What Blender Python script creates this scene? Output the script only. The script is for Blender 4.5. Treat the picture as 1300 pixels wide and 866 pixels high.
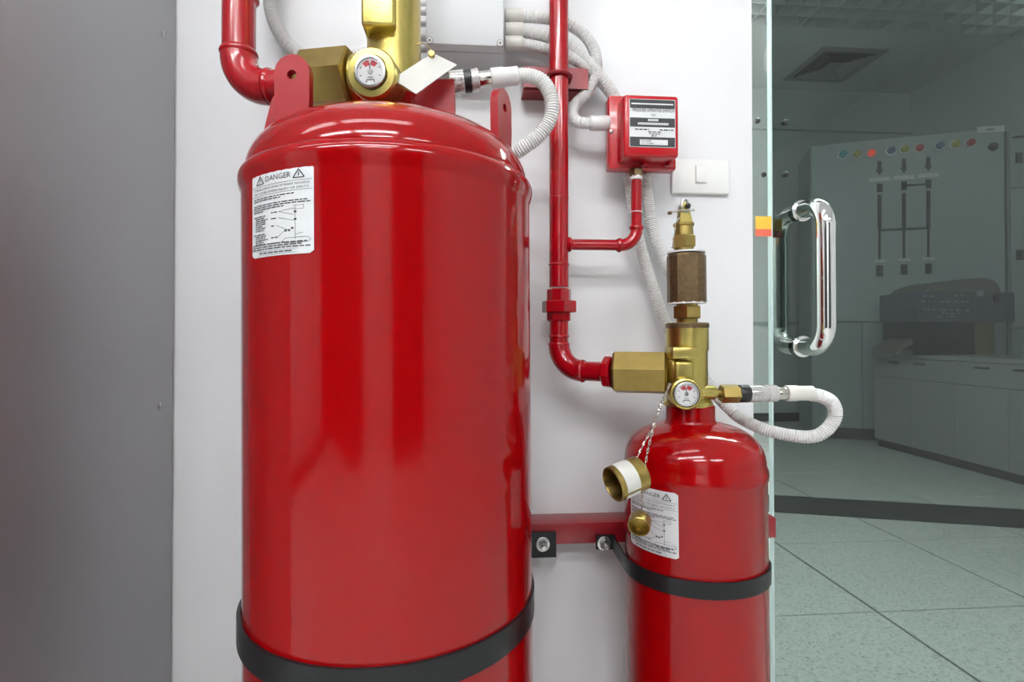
import bpy, bmesh, math, random
from mathutils import Vector, Matrix
random.seed(7)
for o in list(bpy.data.objects): bpy.data.objects.remove(o)
S = bpy.context.scene
C = S.collection
R = math.radians
PI = math.pi

# ------------------------------------------------------------------ camera, world, lights, exposure
CAM_Z, FPX, YAW, PITCH = 0.942, 690.0, 4.39, 0.6
SHIFT = -0.0117
cd = bpy.data.cameras.new('camera')
cam = bpy.data.objects.new('camera', cd); C.objects.link(cam)
cd.sensor_width = 36; cd.lens = FPX / 1300 * 36; cd.shift_y = SHIFT
cd.clip_start = 0.02; cd.clip_end = 60
cam.location = (0, 0, CAM_Z); cam.rotation_euler = (R(90 + PITCH), 0, R(-YAW))
S.camera = cam
w = bpy.data.worlds.new('world'); S.world = w; w.use_nodes = True
w.node_tree.nodes['Background'].inputs[0].default_value = (0.8, 0.85, 0.9, 1)
w.node_tree.nodes['Background'].inputs[1].default_value = 0.3
S.view_settings.view_transform = 'Standard'; S.view_settings.look = 'None'
S.view_settings.gamma = 1; S.view_settings.use_curve_mapping = False
S.view_settings.exposure = 0.0
FRONT_LAMP = 37.0      # fluorescent troffers of the front room
BACK_LAMP = 10.0       # troffers of the room behind the glass
# troffer centres in the front room: x, y, length along x, length along y
TROFFERS = [(-1.65, 0.0, 1.2, 0.3), (-0.30, 0.0, 1.2, 0.3), (-0.30, -1.2, 1.2, 0.3), (-1.65, -1.2, 1.2, 0.3), (-0.30, -2.2, 1.2, 0.3), (1.4, -2.2, 1.2, 0.3)]

# ------------------------------------------------------------------ helpers
ROT = Matrix.Rotation(R(-YAW), 3, 'Z') @ Matrix.Rotation(R(90 + PITCH), 3, 'X')
CO = Vector((0, 0, CAM_Z))
def ray(px, py): return ROT @ Vector(((px - 650) / FPX, (433 + 1300 * SHIFT - py) / FPX, -1))
def at(px, py, Y):                       # the point of the plane y = Y that stands at a place measured in the photograph
    d = ray(px, py); return CO + d * (Y / d.y)
def at_plane(px, py, p0, n):
    d = ray(px, py); return CO + d * ((p0 - CO).dot(n) / d.dot(n))
def at_z(px, py, z):
    d = ray(px, py); return CO + d * ((z - CAM_Z) / d.z)

def tag(o, label=None, cat=None, group=None, kind=None):
    if label: o['label'] = label
    if cat: o['category'] = cat
    if group: o['group'] = group
    if kind: o['kind'] = kind
    return o
def empty(name, loc, label, cat, group=None):
    o = bpy.data.objects.new(name, None); C.objects.link(o); o.location = loc
    o.empty_display_size = 0.05
    return tag(o, label, cat, group)
def obj(name, bm, mat, parent=None, sharp=35, label=None):
    me = bpy.data.meshes.new(name)
    bmesh.ops.recalc_face_normals(bm, faces=bm.faces)
    for f in bm.faces: f.smooth = True
    bm.to_mesh(me); bm.free()
    me.set_sharp_from_angle(angle=R(sharp))
    me.materials.append(mat)
    return link(name, me, parent, label)
def link(name, me, parent=None, label=None, loc=None):
    o = bpy.data.objects.new(name, me); C.objects.link(o)
    if loc is not None: o.location = loc
    if parent:
        o.parent = parent
        q = parent; M = Vector((0, 0, 0))
        while q: M = M + Vector(q.location) if q.type == 'EMPTY' else M; q = q.parent
        if parent.type == 'EMPTY': o.matrix_parent_inverse = Matrix.Translation(-M)
    if label: o['label'] = label
    return o
def copy_tree(o, off, parent=None):
    c = o.copy(); C.objects.link(c)
    if parent: c.parent = parent
    else: c.location = Vector(o.location) + Vector(off)
    for ch in [x for x in o.children]: copy_tree(ch, off, c)
    return c
def frame(axis, up=None):
    z = Vector(axis).normalized()
    u = Vector(up) if up is not None else (Vector((0, 0, 1)) if abs(z.z) < 0.9 else Vector((1, 0, 0)))
    x = u.cross(z).normalized(); y = z.cross(x)
    return x, y, z
def B(): return bmesh.new()
def lathe(bm, prof, origin, axis=(0, 0, 1), segs=32, a0=0.0, cap=True, up=None):
    x, y, z = frame(axis, up); o = Vector(origin); rings = []
    for r, h in prof:
        if r < 1e-6: rings.append([bm.verts.new(o + z * h)])
        else: rings.append([bm.verts.new(o + z * h + (x * math.cos(a0 + 2 * PI * i / segs) + y * math.sin(a0 + 2 * PI * i / segs)) * r) for i in range(segs)])
    for a, b in zip(rings, rings[1:]):
        for i in range(segs):
            j = (i + 1) % segs
            if len(a) == 1 and len(b) == 1: continue
            if len(a) == 1: bm.faces.new((a[0], b[j], b[i]))
            elif len(b) == 1: bm.faces.new((a[i], a[j], b[0]))
            else: bm.faces.new((a[i], a[j], b[j], b[i]))
    if cap:
        if len(rings[0]) > 1: bm.faces.new(rings[0][::-1])
        if len(rings[-1]) > 1: bm.faces.new(rings[-1])
    return bm
def hexp(bm, r, h0, h1, origin, axis, a0=PI / 6, ch=0.0015, segs=6, up=None):
    return lathe(bm, [(r - ch, h0), (r, h0 + ch), (r, h1 - ch), (r - ch, h1)], origin, axis, segs, a0, up=up)
def cyl(bm, r, p0, p1, segs=24, ch=0.0):
    p0 = Vector(p0); p1 = Vector(p1); L = (p1 - p0).length
    if ch: pr = [(r - ch, 0), (r, ch), (r, L - ch), (r - ch, L)]
    else: pr = [(r, 0), (r, L)]
    return lathe(bm, pr, p0, p1 - p0, segs)
def spline(pts, step=0.004):
    P = [Vector(p) for p in pts]; P = [P[0] * 2 - P[1]] + P + [P[-1] * 2 - P[-2]]; out = []
    for i in range(1, len(P) - 2):
        a, b, c, d = P[i - 1:i + 3]; n = max(2, int((c - b).length / step))
        for k in range(n):
            t = k / n
            out.append(0.5 * ((2 * b) + (c - a) * t + (2 * a - 5 * b + 4 * c - d) * t * t + (3 * b - a - 3 * c + d) * t ** 3))
    out.append(P[-2]); return out
def resample(pts, step):
    out = [pts[0]]; acc = 0
    for a, b in zip(pts, pts[1:]):
        L = (b - a).length; pos = 0
        while acc + (L - pos) >= step:
            pos += step - acc; acc = 0; out.append(a.lerp(b, pos / L))
        acc += L - pos
    return out
def tube(bm, pts, r, segs=14, cap=True):
    pts = [Vector(p) for p in pts]; n = len(pts); rings = []
    rr = r if isinstance(r, (list, tuple)) else [r] * n
    T = (pts[1] - pts[0]).normalized(); x, y, _ = frame(T)
    for i, p in enumerate(pts):
        T2 = ((pts[min(i + 1, n - 1)] - pts[max(i - 1, 0)])).normalized()
        q = T.rotation_difference(T2); x = q @ x; y = q @ y; T = T2
        rings.append([bm.verts.new(p + (x * math.cos(2 * PI * k / segs) + y * math.sin(2 * PI * k / segs)) * rr[i]) for k in range(segs)])
    for a, b in zip(rings, rings[1:]):
        for k in range(segs):
            j = (k + 1) % segs; bm.faces.new((a[k], a[j], b[j], b[k]))
    if cap: bm.faces.new(rings[0][::-1]); bm.faces.new(rings[-1])
    return bm
def corrugated(bm, pts, r, pitch=0.0036, depth=0.0016, segs=16):
    P = resample(spline(pts, 0.002), pitch / 4); rr = []
    for i in range(len(P)): rr.append(r - depth * (0, 0.55, 1, 0.55)[i % 4])
    return tube(bm, P, rr, segs)
def box(bm, c, s, rot=None, bev=0.0, seg=2):
    m = Matrix.Translation(Vector(c)) @ (rot.to_4x4() if rot else Matrix()) @ Matrix.Diagonal((s[0], s[1], s[2], 1))
    g = bmesh.ops.create_cube(bm, size=1, matrix=m)
    if bev > 0:
        es = list({e for v in g['verts'] for e in v.link_edges})
        bmesh.ops.bevel(bm, geom=es, offset=bev, segments=seg, affect='EDGES', profile=0.5)
    return bm
def box2(bm, a, b, bev=0.0, seg=2):
    a = Vector(a); b = Vector(b); s = b - a
    return box(bm, (a + b) / 2, (abs(s.x), abs(s.y), abs(s.z)), None, bev, seg)
def extrude_outline(bm, pts, dv):
    f0 = [bm.verts.new(p) for p in pts]; f1 = [bm.verts.new(Vector(p) + Vector(dv)) for p in pts]; n = len(pts)
    bm.faces.new(f0); bm.faces.new(f1[::-1])
    for i in range(n):
        j = (i + 1) % n; bm.faces.new((f0[i], f0[j], f1[j], f1[i]))
    return bm
def text_mesh(txt, size, align='CENTER'):
    cu = bpy.data.curves.new('t', 'FONT'); cu.body = txt; cu.size = size; cu.align_x = align; cu.align_y = 'CENTER'
    cu.resolution_u = 2
    o = bpy.data.objects.new('t', cu); C.objects.link(o)
    dg = bpy.context.evaluated_depsgraph_get(); e = o.evaluated_get(dg); me = e.to_mesh()
    vs = [v.co.copy() for v in me.vertices]; fs = [tuple(p.vertices) for p in me.polygons]
    e.to_mesh_clear(); bpy.data.objects.remove(o); bpy.data.curves.remove(cu)
    return vs, fs
def put_text(bm, txt, size, u, v, fmap, width=None, align='CENTER'):
    vs, fs = text_mesh(txt, size, align)
    if width and vs:
        w_ = max(p.x for p in vs) - min(p.x for p in vs); k = width / w_
    else: k = 1
    nv = [bm.verts.new(fmap(u + p.x * k, v + p.y)) for p in vs]
    for f in fs:
        try: bm.faces.new([nv[i] for i in f])
        except ValueError: pass
def put_quad(bm, u0, v0, u1, v1, fmap, n=1):
    for i in range(n):
        a = u0 + (u1 - u0) * i / n; b = u0 + (u1 - u0) * (i + 1) / n
        bm.faces.new([bm.verts.new(fmap(*p)) for p in ((a, v0), (b, v0), (b, v1), (a, v1))])
def put_line(bm, u0, v0, u1, v1, wd, fmap, n=1):
    d = Vector((u1 - u0, v1 - v0)); q = Vector((-d.y, d.x)).normalized() * wd / 2
    for i in range(n):
        a = Vector((u0, v0)) + d * i / n; b = Vector((u0, v0)) + d * (i + 1) / n
        bm.faces.new([bm.verts.new(fmap(*p)) for p in (a - q, b - q, b + q, a + q)])
def put_words(bm, u0, u1, v, h, fmap, rnd):
    u = u0
    while u < u1 - h:
        L = min(h * rnd.uniform(1.6, 5.5), u1 - u); put_quad(bm, u, v - h / 2, u + L, v + h / 2, fmap); u += L + h * 0.7

# ------------------------------------------------------------------ materials
def mat(name, col, rough=0.5, metal=0.0, coat=0.0, bump=0.0, bscale=200.0, var=0.0, vscale=8.0, spec=0.5, emit=None, estr=0.0, wear=None):
    m = bpy.data.materials.new(name); m.use_nodes = True; N = m.node_tree.nodes; L = m.node_tree.links
    p = N['Principled BSDF']; p.inputs['Base Color'].default_value = (*col, 1)
    p.inputs['Roughness'].default_value = rough; p.inputs['Metallic'].default_value = metal
    p.inputs['Coat Weight'].default_value = coat; p.inputs['Coat Roughness'].default_value = 0.04
    p.inputs['Specular IOR Level'].default_value = spec
    tc = N.new('ShaderNodeTexCoord')
    if var > 0:
        n = N.new('ShaderNodeTexNoise'); n.inputs['Scale'].default_value = vscale; n.inputs['Detail'].default_value = 5
        r = N.new('ShaderNodeValToRGB')
        r.color_ramp.elements[0].position = 0.3; r.color_ramp.elements[1].position = 0.7
        r.color_ramp.elements[0].color = tuple(c * (1 - var) for c in col) + (1,)
        r.color_ramp.elements[1].color = tuple(min(1, c * (1 + var)) for c in col) + (1,)
        if wear: r.color_ramp.elements[0].color = (*wear, 1)
        L.new(tc.outputs['Object'], n.inputs['Vector']); L.new(n.outputs['Fac'], r.inputs['Fac']); L.new(r.outputs['Color'], p.inputs['Base Color'])
    if bump > 0:
        n2 = N.new('ShaderNodeTexNoise'); n2.inputs['Scale'].default_value = bscale; n2.inputs['Detail'].default_value = 3
        b = N.new('ShaderNodeBump'); b.inputs['Strength'].default_value = bump; b.inputs['Distance'].default_value = 0.001
        L.new(tc.outputs['Object'], n2.inputs['Vector']); L.new(n2.outputs['Fac'], b.inputs['Height']); L.new(b.outputs['Normal'], p.inputs['Normal'])
    if emit: p.inputs['Emission Color'].default_value = (*emit, 1); p.inputs['Emission Strength'].default_value = estr
    return m
def glass_mat(name, tint, rough=0.0):
    m = bpy.data.materials.new(name); m.use_nodes = True; N = m.node_tree.nodes; L = m.node_tree.links
    N.remove(N['Principled BSDF']); out = N['Material Output']
    tr = N.new('ShaderNodeBsdfTransparent'); tr.inputs[0].default_value = (*tint, 1)
    gl = N.new('ShaderNodeBsdfGlossy'); gl.inputs['Roughness'].default_value = rough; gl.inputs['Color'].default_value = (1, 1, 1, 1)
    g = N.new('ShaderNodeNewGeometry'); mr = N.new('ShaderNodeMapRange')
    mr.inputs['To Min'].default_value = 1.5; mr.inputs['To Max'].default_value = 1 / 1.5
    fr = N.new('ShaderNodeFresnel'); mx = N.new('ShaderNodeMixShader')
    L.new(g.outputs['Backfacing'], mr.inputs['Value']); L.new(mr.outputs['Result'], fr.inputs['IOR'])
    L.new(fr.outputs[0], mx.inputs[0]); L.new(tr.outputs[0], mx.inputs[1]); L.new(gl.outputs[0], mx.inputs[2])
    L.new(mx.outputs[0], out.inputs['Surface'])
    return m
M = {}
M['red'] = mat('red_gloss_paint', (0.265, 0.0003, 0.0012), 0.10, 0, 0.03, spec=0.38)
M['red_lug'] = mat('red_lug_paint', (0.28, 0.0015, 0.006), 0.42, 0, 0, 0.1, 80, spec=0.35)
M['red_pipe'] = mat('red_pipe_paint', (0.32, 0.0015, 0.006), 0.18, 0, 0.2, 0.03, 40)
M['red_box'] = mat('red_cast_box', (0.42, 0.002, 0.008), 0.25, 0, 0.2, 0.15, 250)
M['red_steel'] = mat('dull_red_steel_paint', (0.24, 0.008, 0.014), 0.32, 0, 0.2, 0.2, 120, 0.10, 25)
M['brass'] = mat('cast_brass', (0.52, 0.42, 0.13), 0.32, 1, 0, 0.25, 200, 0.06, 40)
M['brass_dark'] = mat('aged_brass', (0.36, 0.26, 0.08), 0.34, 1, 0, 0.3, 300, 0.15, 60)
M['brass_hex'] = mat('machined_brass', (0.36, 0.265, 0.085), 0.36, 1, 0, 0.25, 200, 0.12, 40)
M['bronze'] = mat('brown_bronze', (0.15, 0.10, 0.05), 0.42, 0.8, 0, 0.4, 400, 0.25, 150)
M['chrome'] = mat('polished_steel', (0.80, 0.80, 0.78), 0.07, 1)
M['satin'] = mat('satin_steel', (0.85, 0.86, 0.84), 0.16, 1)
M['zinc'] = mat('zinc_plated_steel', (0.62, 0.62, 0.62), 0.28, 1, 0, 0.2, 300)
M['nickel'] = mat('nickel_ferrule', (0.60, 0.57, 0.52), 0.2, 1)
M['black'] = mat('black_strap_paint', (0.010, 0.010, 0.011), 0.30, 0, 0, 0.2, 150, 0.2, 40, spec=0.3)
M['rubber'] = mat('black_rubber', (0.02, 0.02, 0.022), 0.5)
M['white_wall'] = mat('white_wall_paint', (0.76, 0.76, 0.77), 0.55, 0, 0, 0.25, 60, 0.015, 3)
M['room_wall'] = mat('front_room_wall', (0.78, 0.78, 0.79), 0.6)
M['ceil'] = mat('ceiling_white', (0.80, 0.80, 0.80), 0.8)
M['pvc'] = mat('white_pvc', (0.68, 0.67, 0.66), 0.35, 0, 0, 0.05, 100, 0.02, 10)
M['pvc_cream'] = mat('cream_pvc', (0.66, 0.635, 0.59), 0.35)
M['switch'] = mat('ivory_switch_plastic', (0.82, 0.82, 0.79), 0.3)
M['box_grey'] = mat('pale_grey_abs', (0.62, 0.63, 0.65), 0.42, 0, 0, 0.1, 400)
M['label'] = mat('white_label_vinyl', (0.64, 0.65, 0.66), 0.4)
M['nut'] = mat('dull_nut', (0.30, 0.29, 0.28), 0.35, 1)
M['paper'] = mat('white_paper_tag', (0.58, 0.57, 0.53), 0.6, 0, 0, 0.5, 60, 0.05, 30)
M['ink'] = mat('black_print', (0.02, 0.02, 0.022), 0.5)
M['ink_grey'] = mat('grey_print', (0.075, 0.075, 0.08), 0.5)
M['clear_lab'] = mat('clear_label_sleeve', (0.56, 0.53, 0.52), 0.12, 0.35, 0.8)
M['dial'] = mat('white_dial', (0.72, 0.72, 0.72), 0.4)
M['dial_red'] = mat('dial_red', (0.5, 0.04, 0.05), 0.4)
M['dial_green'] = mat('dial_green', (0.08, 0.3, 0.1), 0.4)
M['orange'] = mat('orange_seal', (0.75, 0.16, 0.03), 0.4)
M['rack'] = mat('grey_rack_paint', (0.40, 0.40, 0.415), 0.48, 0.8, 0, 0.1, 300, 0.02, 2)
M['panel'] = mat('grey_green_enamel', (0.40, 0.45, 0.45), 0.45, 0, 0, 0.06, 200, 0.03, 2)
M['panel_side'] = mat('grey_green_enamel_side', (0.34, 0.385, 0.385), 0.5)
M['counter'] = mat('grey_laminate', (0.33, 0.33, 0.32), 0.4, 0, 0, 0, 1, 0.04, 4)
M['far_wall'] = mat('far_wall_grey', (0.62, 0.65, 0.64), 0.7)
M['skirt'] = mat('dark_skirting', (0.03, 0.03, 0.03), 0.5)
M['dark'] = mat('dark_plastic', (0.012, 0.012, 0.013), 0.4)
M['printer'] = mat('slate_blue_plastic', (0.085, 0.09, 0.12), 0.4, 0, 0, 0.3, 60, 0.3, 20)
M['taupe'] = mat('taupe_plastic', (0.16, 0.15, 0.13), 0.45)
M['olive'] = mat('olive_carton', (0.17, 0.15, 0.07), 0.7, 0, 0, 0, 1, 0.1, 6)
M['louver'] = mat('louver_aluminium', (0.72, 0.73, 0.73), 0.4)
M['plenum'] = mat('dark_plenum', (0.012, 0.012, 0.012), 0.9)
M['vent'] = mat('vent_grey', (0.40, 0.385, 0.37), 0.5)
M['mat'] = mat('dark_reflection', (0.012, 0.012, 0.011), 0.7, 0, 0, 0.5, 200)  # near-black of the floor strip that stands in for a dark reflection
M['gap'] = mat('tile_gap_dark', (0.006, 0.007, 0.007), 0.8)
M['sticker'] = mat('yellow_sticker', (0.85, 0.50, 0.05), 0.4)
M['sticker_red'] = mat('red_sticker', (0.75, 0.14, 0.08), 0.4)
M['lamp'] = mat('lamp_diffuser', (0.9, 0.9, 0.9), 0.5, emit=(0.965, 0.985, 1.0), estr=FRONT_LAMP)
M['lamp_near'] = mat('lamp_diffuser_near', (0.9, 0.9, 0.9), 0.5, emit=(0.965, 0.985, 1.0), estr=FRONT_LAMP * 0.30)
M['lamp_back'] = mat('lamp_diffuser_back', (0.9, 0.9, 0.9), 0.5, emit=(0.93, 1.0, 0.98), estr=BACK_LAMP)
M['lamp_added'] = mat('lamp_added', (0.9, 0.9, 0.9), 0.5, emit=(0.95, 1.0, 0.97), estr=BACK_LAMP * 31.0)  # added unseen lamp, boosted to brighten the floor inside the door
M['glass_tint'] = glass_mat('tinted_glass', (0.43, 0.475, 0.46))
M['glass_clear'] = glass_mat('clear_glass', (0.93, 0.965, 0.95))
M['glass_edge'] = mat('glass_edge_polish', (0.55, 0.66, 0.66), 0.12, 0.0, 0.5)
M['gauge_glass'] = glass_mat('gauge_glass', (0.97, 0.97, 0.97), 0.02)
# speckled floor tile
def tile_mat():
    m = bpy.data.materials.new('speckled_floor_tile'); m.use_nodes = True; N = m.node_tree.nodes; L = m.node_tree.links
    p = N['Principled BSDF']; p.inputs['Roughness'].default_value = 0.32
    tc = N.new('ShaderNodeTexCoord'); n = N.new('ShaderNodeTexNoise'); n.inputs['Scale'].default_value = 95; n.inputs['Detail'].default_value = 2
    r = N.new('ShaderNodeValToRGB'); e = r.color_ramp.elements
    e[0].position = 0.30; e[0].color = (0.30, 0.31, 0.30, 1); e[1].position = 0.46; e[1].color = (0.68, 0.685, 0.66, 1)
    L.new(tc.outputs['Object'], n.inputs['Vector']); L.new(n.outputs['Fac'], r.inputs['Fac']); L.new(r.outputs['Color'], p.inputs['Base Color'])
    return m
M['tile'] = tile_mat()

# ------------------------------------------------------------------ the setting
WALL, BEAM, GLASS = 1.08, 1.0215, 1.10
def struct(name, bm, m, parent=None, sharp=35):
    o = obj(name, bm, m, parent, sharp)
    if not parent: o['kind'] = 'structure'
    return o
WX1 = at(955.5, 300, WALL).x            # right end of the white wall
DX0 = at(981, 300, GLASS).x             # free edge of the glass door
DX1 = 1.56
fl = struct('floor', box2(B(), (-3.4, -3.6, -0.12), (5.2, 6.0, -0.025)), M['gap'])
TX, TY, TS = 1.381, 1.757, 0.6
tb = box(B(), (0, 0, 0), (TS - 0.010, TS - 0.006, 0.026), None, 0.0012, 1)
tile_me = bpy.data.meshes.new('floor_tile'); tb.to_mesh(tile_me); tb.free(); tile_me.materials.append(M['tile'])
for i in range(-8, 7):
    for j in range(-9, 8):
        x = TX + TS * (i + 0.5); y = TY + TS * (j + 0.5)
        if x + 0.3 > 5.2 or y + 0.3 > 6.0 or x - 0.3 < -3.4: continue
        if (WALL - 0.3 < y < WALL + 0.45 and x < WX1 - 0.3): pass
        link('floor_tile', tile_me, fl, loc=(x, y, -0.013))
struct('wall_back', box2(B(), (-3.4, WALL, 0), (WX1, WALL + 0.12, 4.2)), M['white_wall'])
bm = box2(B(), (DX1 + 0.02, WALL, 0), (5.2, WALL + 0.12, 4.2)); box2(bm, (WX1, WALL, 2.3), (DX1 + 0.02, WALL + 0.12, 4.2))
struct('wall_right', bm, M['white_wall'])
struct('wall_left', box2(B(), (-3.4, -3.5, 0), (-3.28, WALL, 2.8)), M['room_wall'])
struct('wall_front', box2(B(), (-3.28, -3.5, 0), (3.2, -3.38, 2.8)), M['room_wall'])
struct('wall_side', box2(B(), (3.08, -3.38, 0), (3.2, WALL, 2.8)), M['room_wall'])
struct('ceiling', box2(B(), (-3.4, -3.5, 2.8), (3.2, WALL, 2.9)), M['ceil'])
# room behind the glass
CZ, FARY, RX = 3.64, 5.70, 4.90
struct('wall_far', box2(B(), (-1.2, FARY, 0), (RX + 0.12, FARY + 0.12, 4.2)), M['far_wall'])
struct('wall_right.001', box2(B(), (RX, WALL + 0.12, 0), (RX + 0.12, FARY, 4.2)), M['far_wall'])
struct('wall_left.001', box2(B(), (-1.2, WALL + 0.12, 0), (-1.08, FARY, 4.2)), M['far_wall'])
GRY1 = 4.535; GRY0 = 3.2
bm = box2(B(), (-1.08, GRY1, CZ), (RX, FARY, CZ + 0.5)); box2(bm, (-1.08, WALL + 0.12, CZ), (RX, GRY0, CZ + 0.5))
struct('ceiling.001', bm, M['ceil'])
struct('ceiling.002', box2(B(), (-1.08, GRY0, CZ + 0.45), (RX, GRY1, CZ + 0.5)), M['plenum'])
struct('baseboard_far', box2(B(), (-1.08, FARY - 0.02, 0), (RX, FARY, 0.09)), M['skirt'])
zr = at(985, 411, FARY).z
struct('trim_1', box2(B(), (-1.08, FARY - 0.025, zr - 0.02), (RX, FARY, zr + 0.02)), M['panel_side'])
zt = at(1000, 164, FARY).z
struct('trim_2', box2(B(), (-1.08, FARY - 0.05, zt - 0.02), (RX, FARY, zt + 0.02)), M['far_wall'])

# lamps
def troffer(x, y, lx, ly, z, lampm, label, group):
    t = empty('ceiling_light', (x, y, z), label, 'lamp', group)
    bm = B()
    for sx in (-1, 1): box(bm, (x + sx * (lx / 2 + 0.015), y, z - 0.015), (0.03, ly + 0.06, 0.03))
    for sy in (-1, 1): box(bm, (x, y + sy * (ly / 2 + 0.015), z - 0.015), (lx, 0.03, 0.03))
    box(bm, (x, y, z - 0.003), (lx, ly, 0.006))
    obj('light_frame', bm, M['ceil'], t)
    for s in (-1, 1):
        if lx > ly: cyl_ = cyl(B(), 0.034, (x - lx / 2 + 0.02, y + s * ly * 0.24, z - 0.045), (x + lx / 2 - 0.02, y + s * ly * 0.24, z - 0.045), 12)
        else: cyl_ = cyl(B(), 0.034, (x + s * lx * 0.24, y - ly / 2 + 0.02, z - 0.045), (x + s * lx * 0.24, y + ly / 2 - 0.02, z - 0.045), 12)
        obj('fluorescent_tube', cyl_, lampm, t)
    return t
for (x, y, lx, ly), w_ in zip(TROFFERS, ('left of the front row', 'above the large cylinder', 'right of the middle row', 'left of the middle row', 'last of the centre column', 'far right by the black rack')):
    troffer(x, y, lx, ly, 2.8, M['lamp_near'] if y > -0.5 else M['lamp'], 'twin tube ceiling light of the front room, ' + w_, 'fluorescent lights of the front room')
for x, y, lx, ly, w_ in [(0.6, 2.1, 1.2, 0.3, 'left'), (2.2, 2.1, 1.2, 0.3, 'middle'), (3.9, 2.3, 1.2, 0.3, 'right')]:
    troffer(x, y, lx, ly, CZ, M['lamp_back'], 'twin tube ceiling light behind the glass, %s one of the row' % w_, 'fluorescent lights behind the glass')

# dark racks at the other end of the front room, seen only as bands in the gloss of the cylinders
M['rack_dark'] = mat('black_rack_paint', (0.02, 0.02, 0.022), 0.5)
def dark_rack(x0, y0, x1, y1, label):
    t = empty('server_rack', ((x0 + x1) / 2, (y0 + y1) / 2, 0), label, 'rack')
    obj('rack_body', box2(B(), (x0, y0, 0.05), (x1, y1, 2.35), 0.004, 1), M['rack_dark'], t)
    obj('rack_plinth', box2(B(), (x0 + 0.02, y0 + 0.02, 0), (x1 - 0.02, y1 - 0.02, 0.05)), M['dark'], t)
dark_rack(-3.26, -3.36, -1.08, -2.5, 'wide black server rack in the far left corner of the front room')
dark_rack(0.38, -3.36, 1.9, -2.75, 'black server rack against the wall behind the viewer')
# unseen batten added inside the door to brighten the floor near it
t = empty('added_batten', (1.15, 1.42, 2.05), 'unseen fluorescent batten added just inside the glass door to brighten the floor', 'lamp')
obj('light_frame', box2(B(), (0.62, 1.37, 2.06), (1.68, 1.47, 2.10), 0.004, 1), M['ceil'], t)
for yy in (1.395, 1.445): obj('fluorescent_tube', cyl(B(), 0.02, (0.65, yy, 2.035), (1.65, yy, 2.035), 12), M['lamp_added'], t)
for xx in (0.75, 1.55): obj('hanger', cyl(B(), 0.006, (xx, 1.42, 2.1), (xx, 1.42, CZ), 8), M['ceil'], t)

# egg-crate ceiling grid
t = empty('louver_ceiling', (2.6, GRY1, CZ), 'open aluminium louver grid in the ceiling behind the glass door', 'ceiling grid')
bm = box(B(), (0, 0, 0), (0.012, GRY1 - GRY0, 0.09)); mel = bpy.data.meshes.new('louver_bar'); bm.to_mesh(mel); bm.free(); mel.materials.append(M['louver'])
bm = box(B(), (0, 0, 0), (3.6, 0.012, 0.09)); mec = bpy.data.meshes.new('louver_bar'); bm.to_mesh(mec); bm.free(); mec.materials.append(M['louver'])
k = 0
x = RX - 3.55
while x < RX:
    link('louver_bar', mel, t, loc=(x, (GRY0 + GRY1) / 2, CZ + 0.045)); x += 0.152
y = GRY1 - 0.006
while y > GRY0:
    link('louver_bar', mec, t, loc=(RX - 1.8, y, CZ + 0.045)); y -= 0.15
troffer(4.55, 3.75, 0.45, 0.3, CZ + 0.42, M['lamp_back'], 'fluorescent light shining down through the louver grid', None)
# ceiling diffuser
dx0, dx1, dy0, dy1 = 3.29, 3.95, 4.82, 5.48
t = empty('air_diffuser', ((dx0 + dx1) / 2, (dy0 + dy1) / 2, CZ), 'square four way air diffuser with nested vanes on the far ceiling', 'vent')
def sq_ring(bm, h0, h1, z0, z1):
    cx, cy = (dx0 + dx1) / 2, (dy0 + dy1) / 2
    a = [bm.verts.new((cx + sx * h0, cy + sy * h0, z0)) for sx, sy in ((-1, -1), (1, -1), (1, 1), (-1, 1))]
    b = [bm.verts.new((cx + sx * h1, cy + sy * h1, z1)) for sx, sy in ((-1, -1), (1, -1), (1, 1), (-1, 1))]
    for i in range(4): bm.faces.new((a[i], a[(i + 1) % 4], b[(i + 1) % 4], b[i]))
bm = B(); sq_ring(bm, 0.33, 0.33, CZ, CZ - 0.012); sq_ring(bm, 0.33, 0.27, CZ - 0.012, CZ - 0.016); sq_ring(bm, 0.27, 0.27, CZ - 0.016, CZ)
obj('diffuser_frame', bm, M['vent'], t, 20)
obj('duct_opening', box(B(), ((dx0 + dx1) / 2, (dy0 + dy1) / 2, CZ - 0.002), (0.54, 0.54, 0.003)), M['dark'], t)
for h in (0.25, 0.205, 0.16, 0.115):
    bm = B(); sq_ring(bm, h, h - 0.034, CZ - 0.022, CZ - 0.004); sq_ring(bm, h - 0.002, h - 0.036, CZ - 0.020, CZ - 0.004); obj('vane', bm, M['vent'], t, 20)
obj('centre_plate', box(B(), ((dx0 + dx1) / 2, (dy0 + dy1) / 2, CZ - 0.015), (0.16, 0.16, 0.004)), M['vent'], t)

# glass: fixed clear strip and the tinted door
t = box2(B(), (WX1 - 0.004, GLASS, 0.004), (DX0 - 0.004, GLASS + 0.012, 2.3))
win = struct('window_1', t, M['glass_clear'])
door = struct('door_1', box2(B(), (DX0, GLASS, 0.012), (DX1, GLASS + 0.012, 2.296), 0.001, 1), M['glass_tint'])
struct('glass_edge', box2(B(), (DX0 - 0.0035, GLASS - 0.0005, 0.012), (DX0 - 0.0003, GLASS + 0.0125, 2.296)), M['glass_edge'], door)
def bolt_cap(p, r, parent, nm='fixing_cap'):
    return obj(nm, lathe(B(), [(r, 0), (r, 0.004), (r * 0.7, 0.006), (0, 0.0065)], p, (0, -1, 0), 16), M['dark'], parent)
for px, py in ((961, 154), (969, 222)): bolt_cap(at(px, py, GLASS - 0.0005), 0.0055, win)
for px, py in ((996, 156), (997, 222)): bolt_cap(at(px, py, GLASS - 0.0005), 0.006, door)
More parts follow.
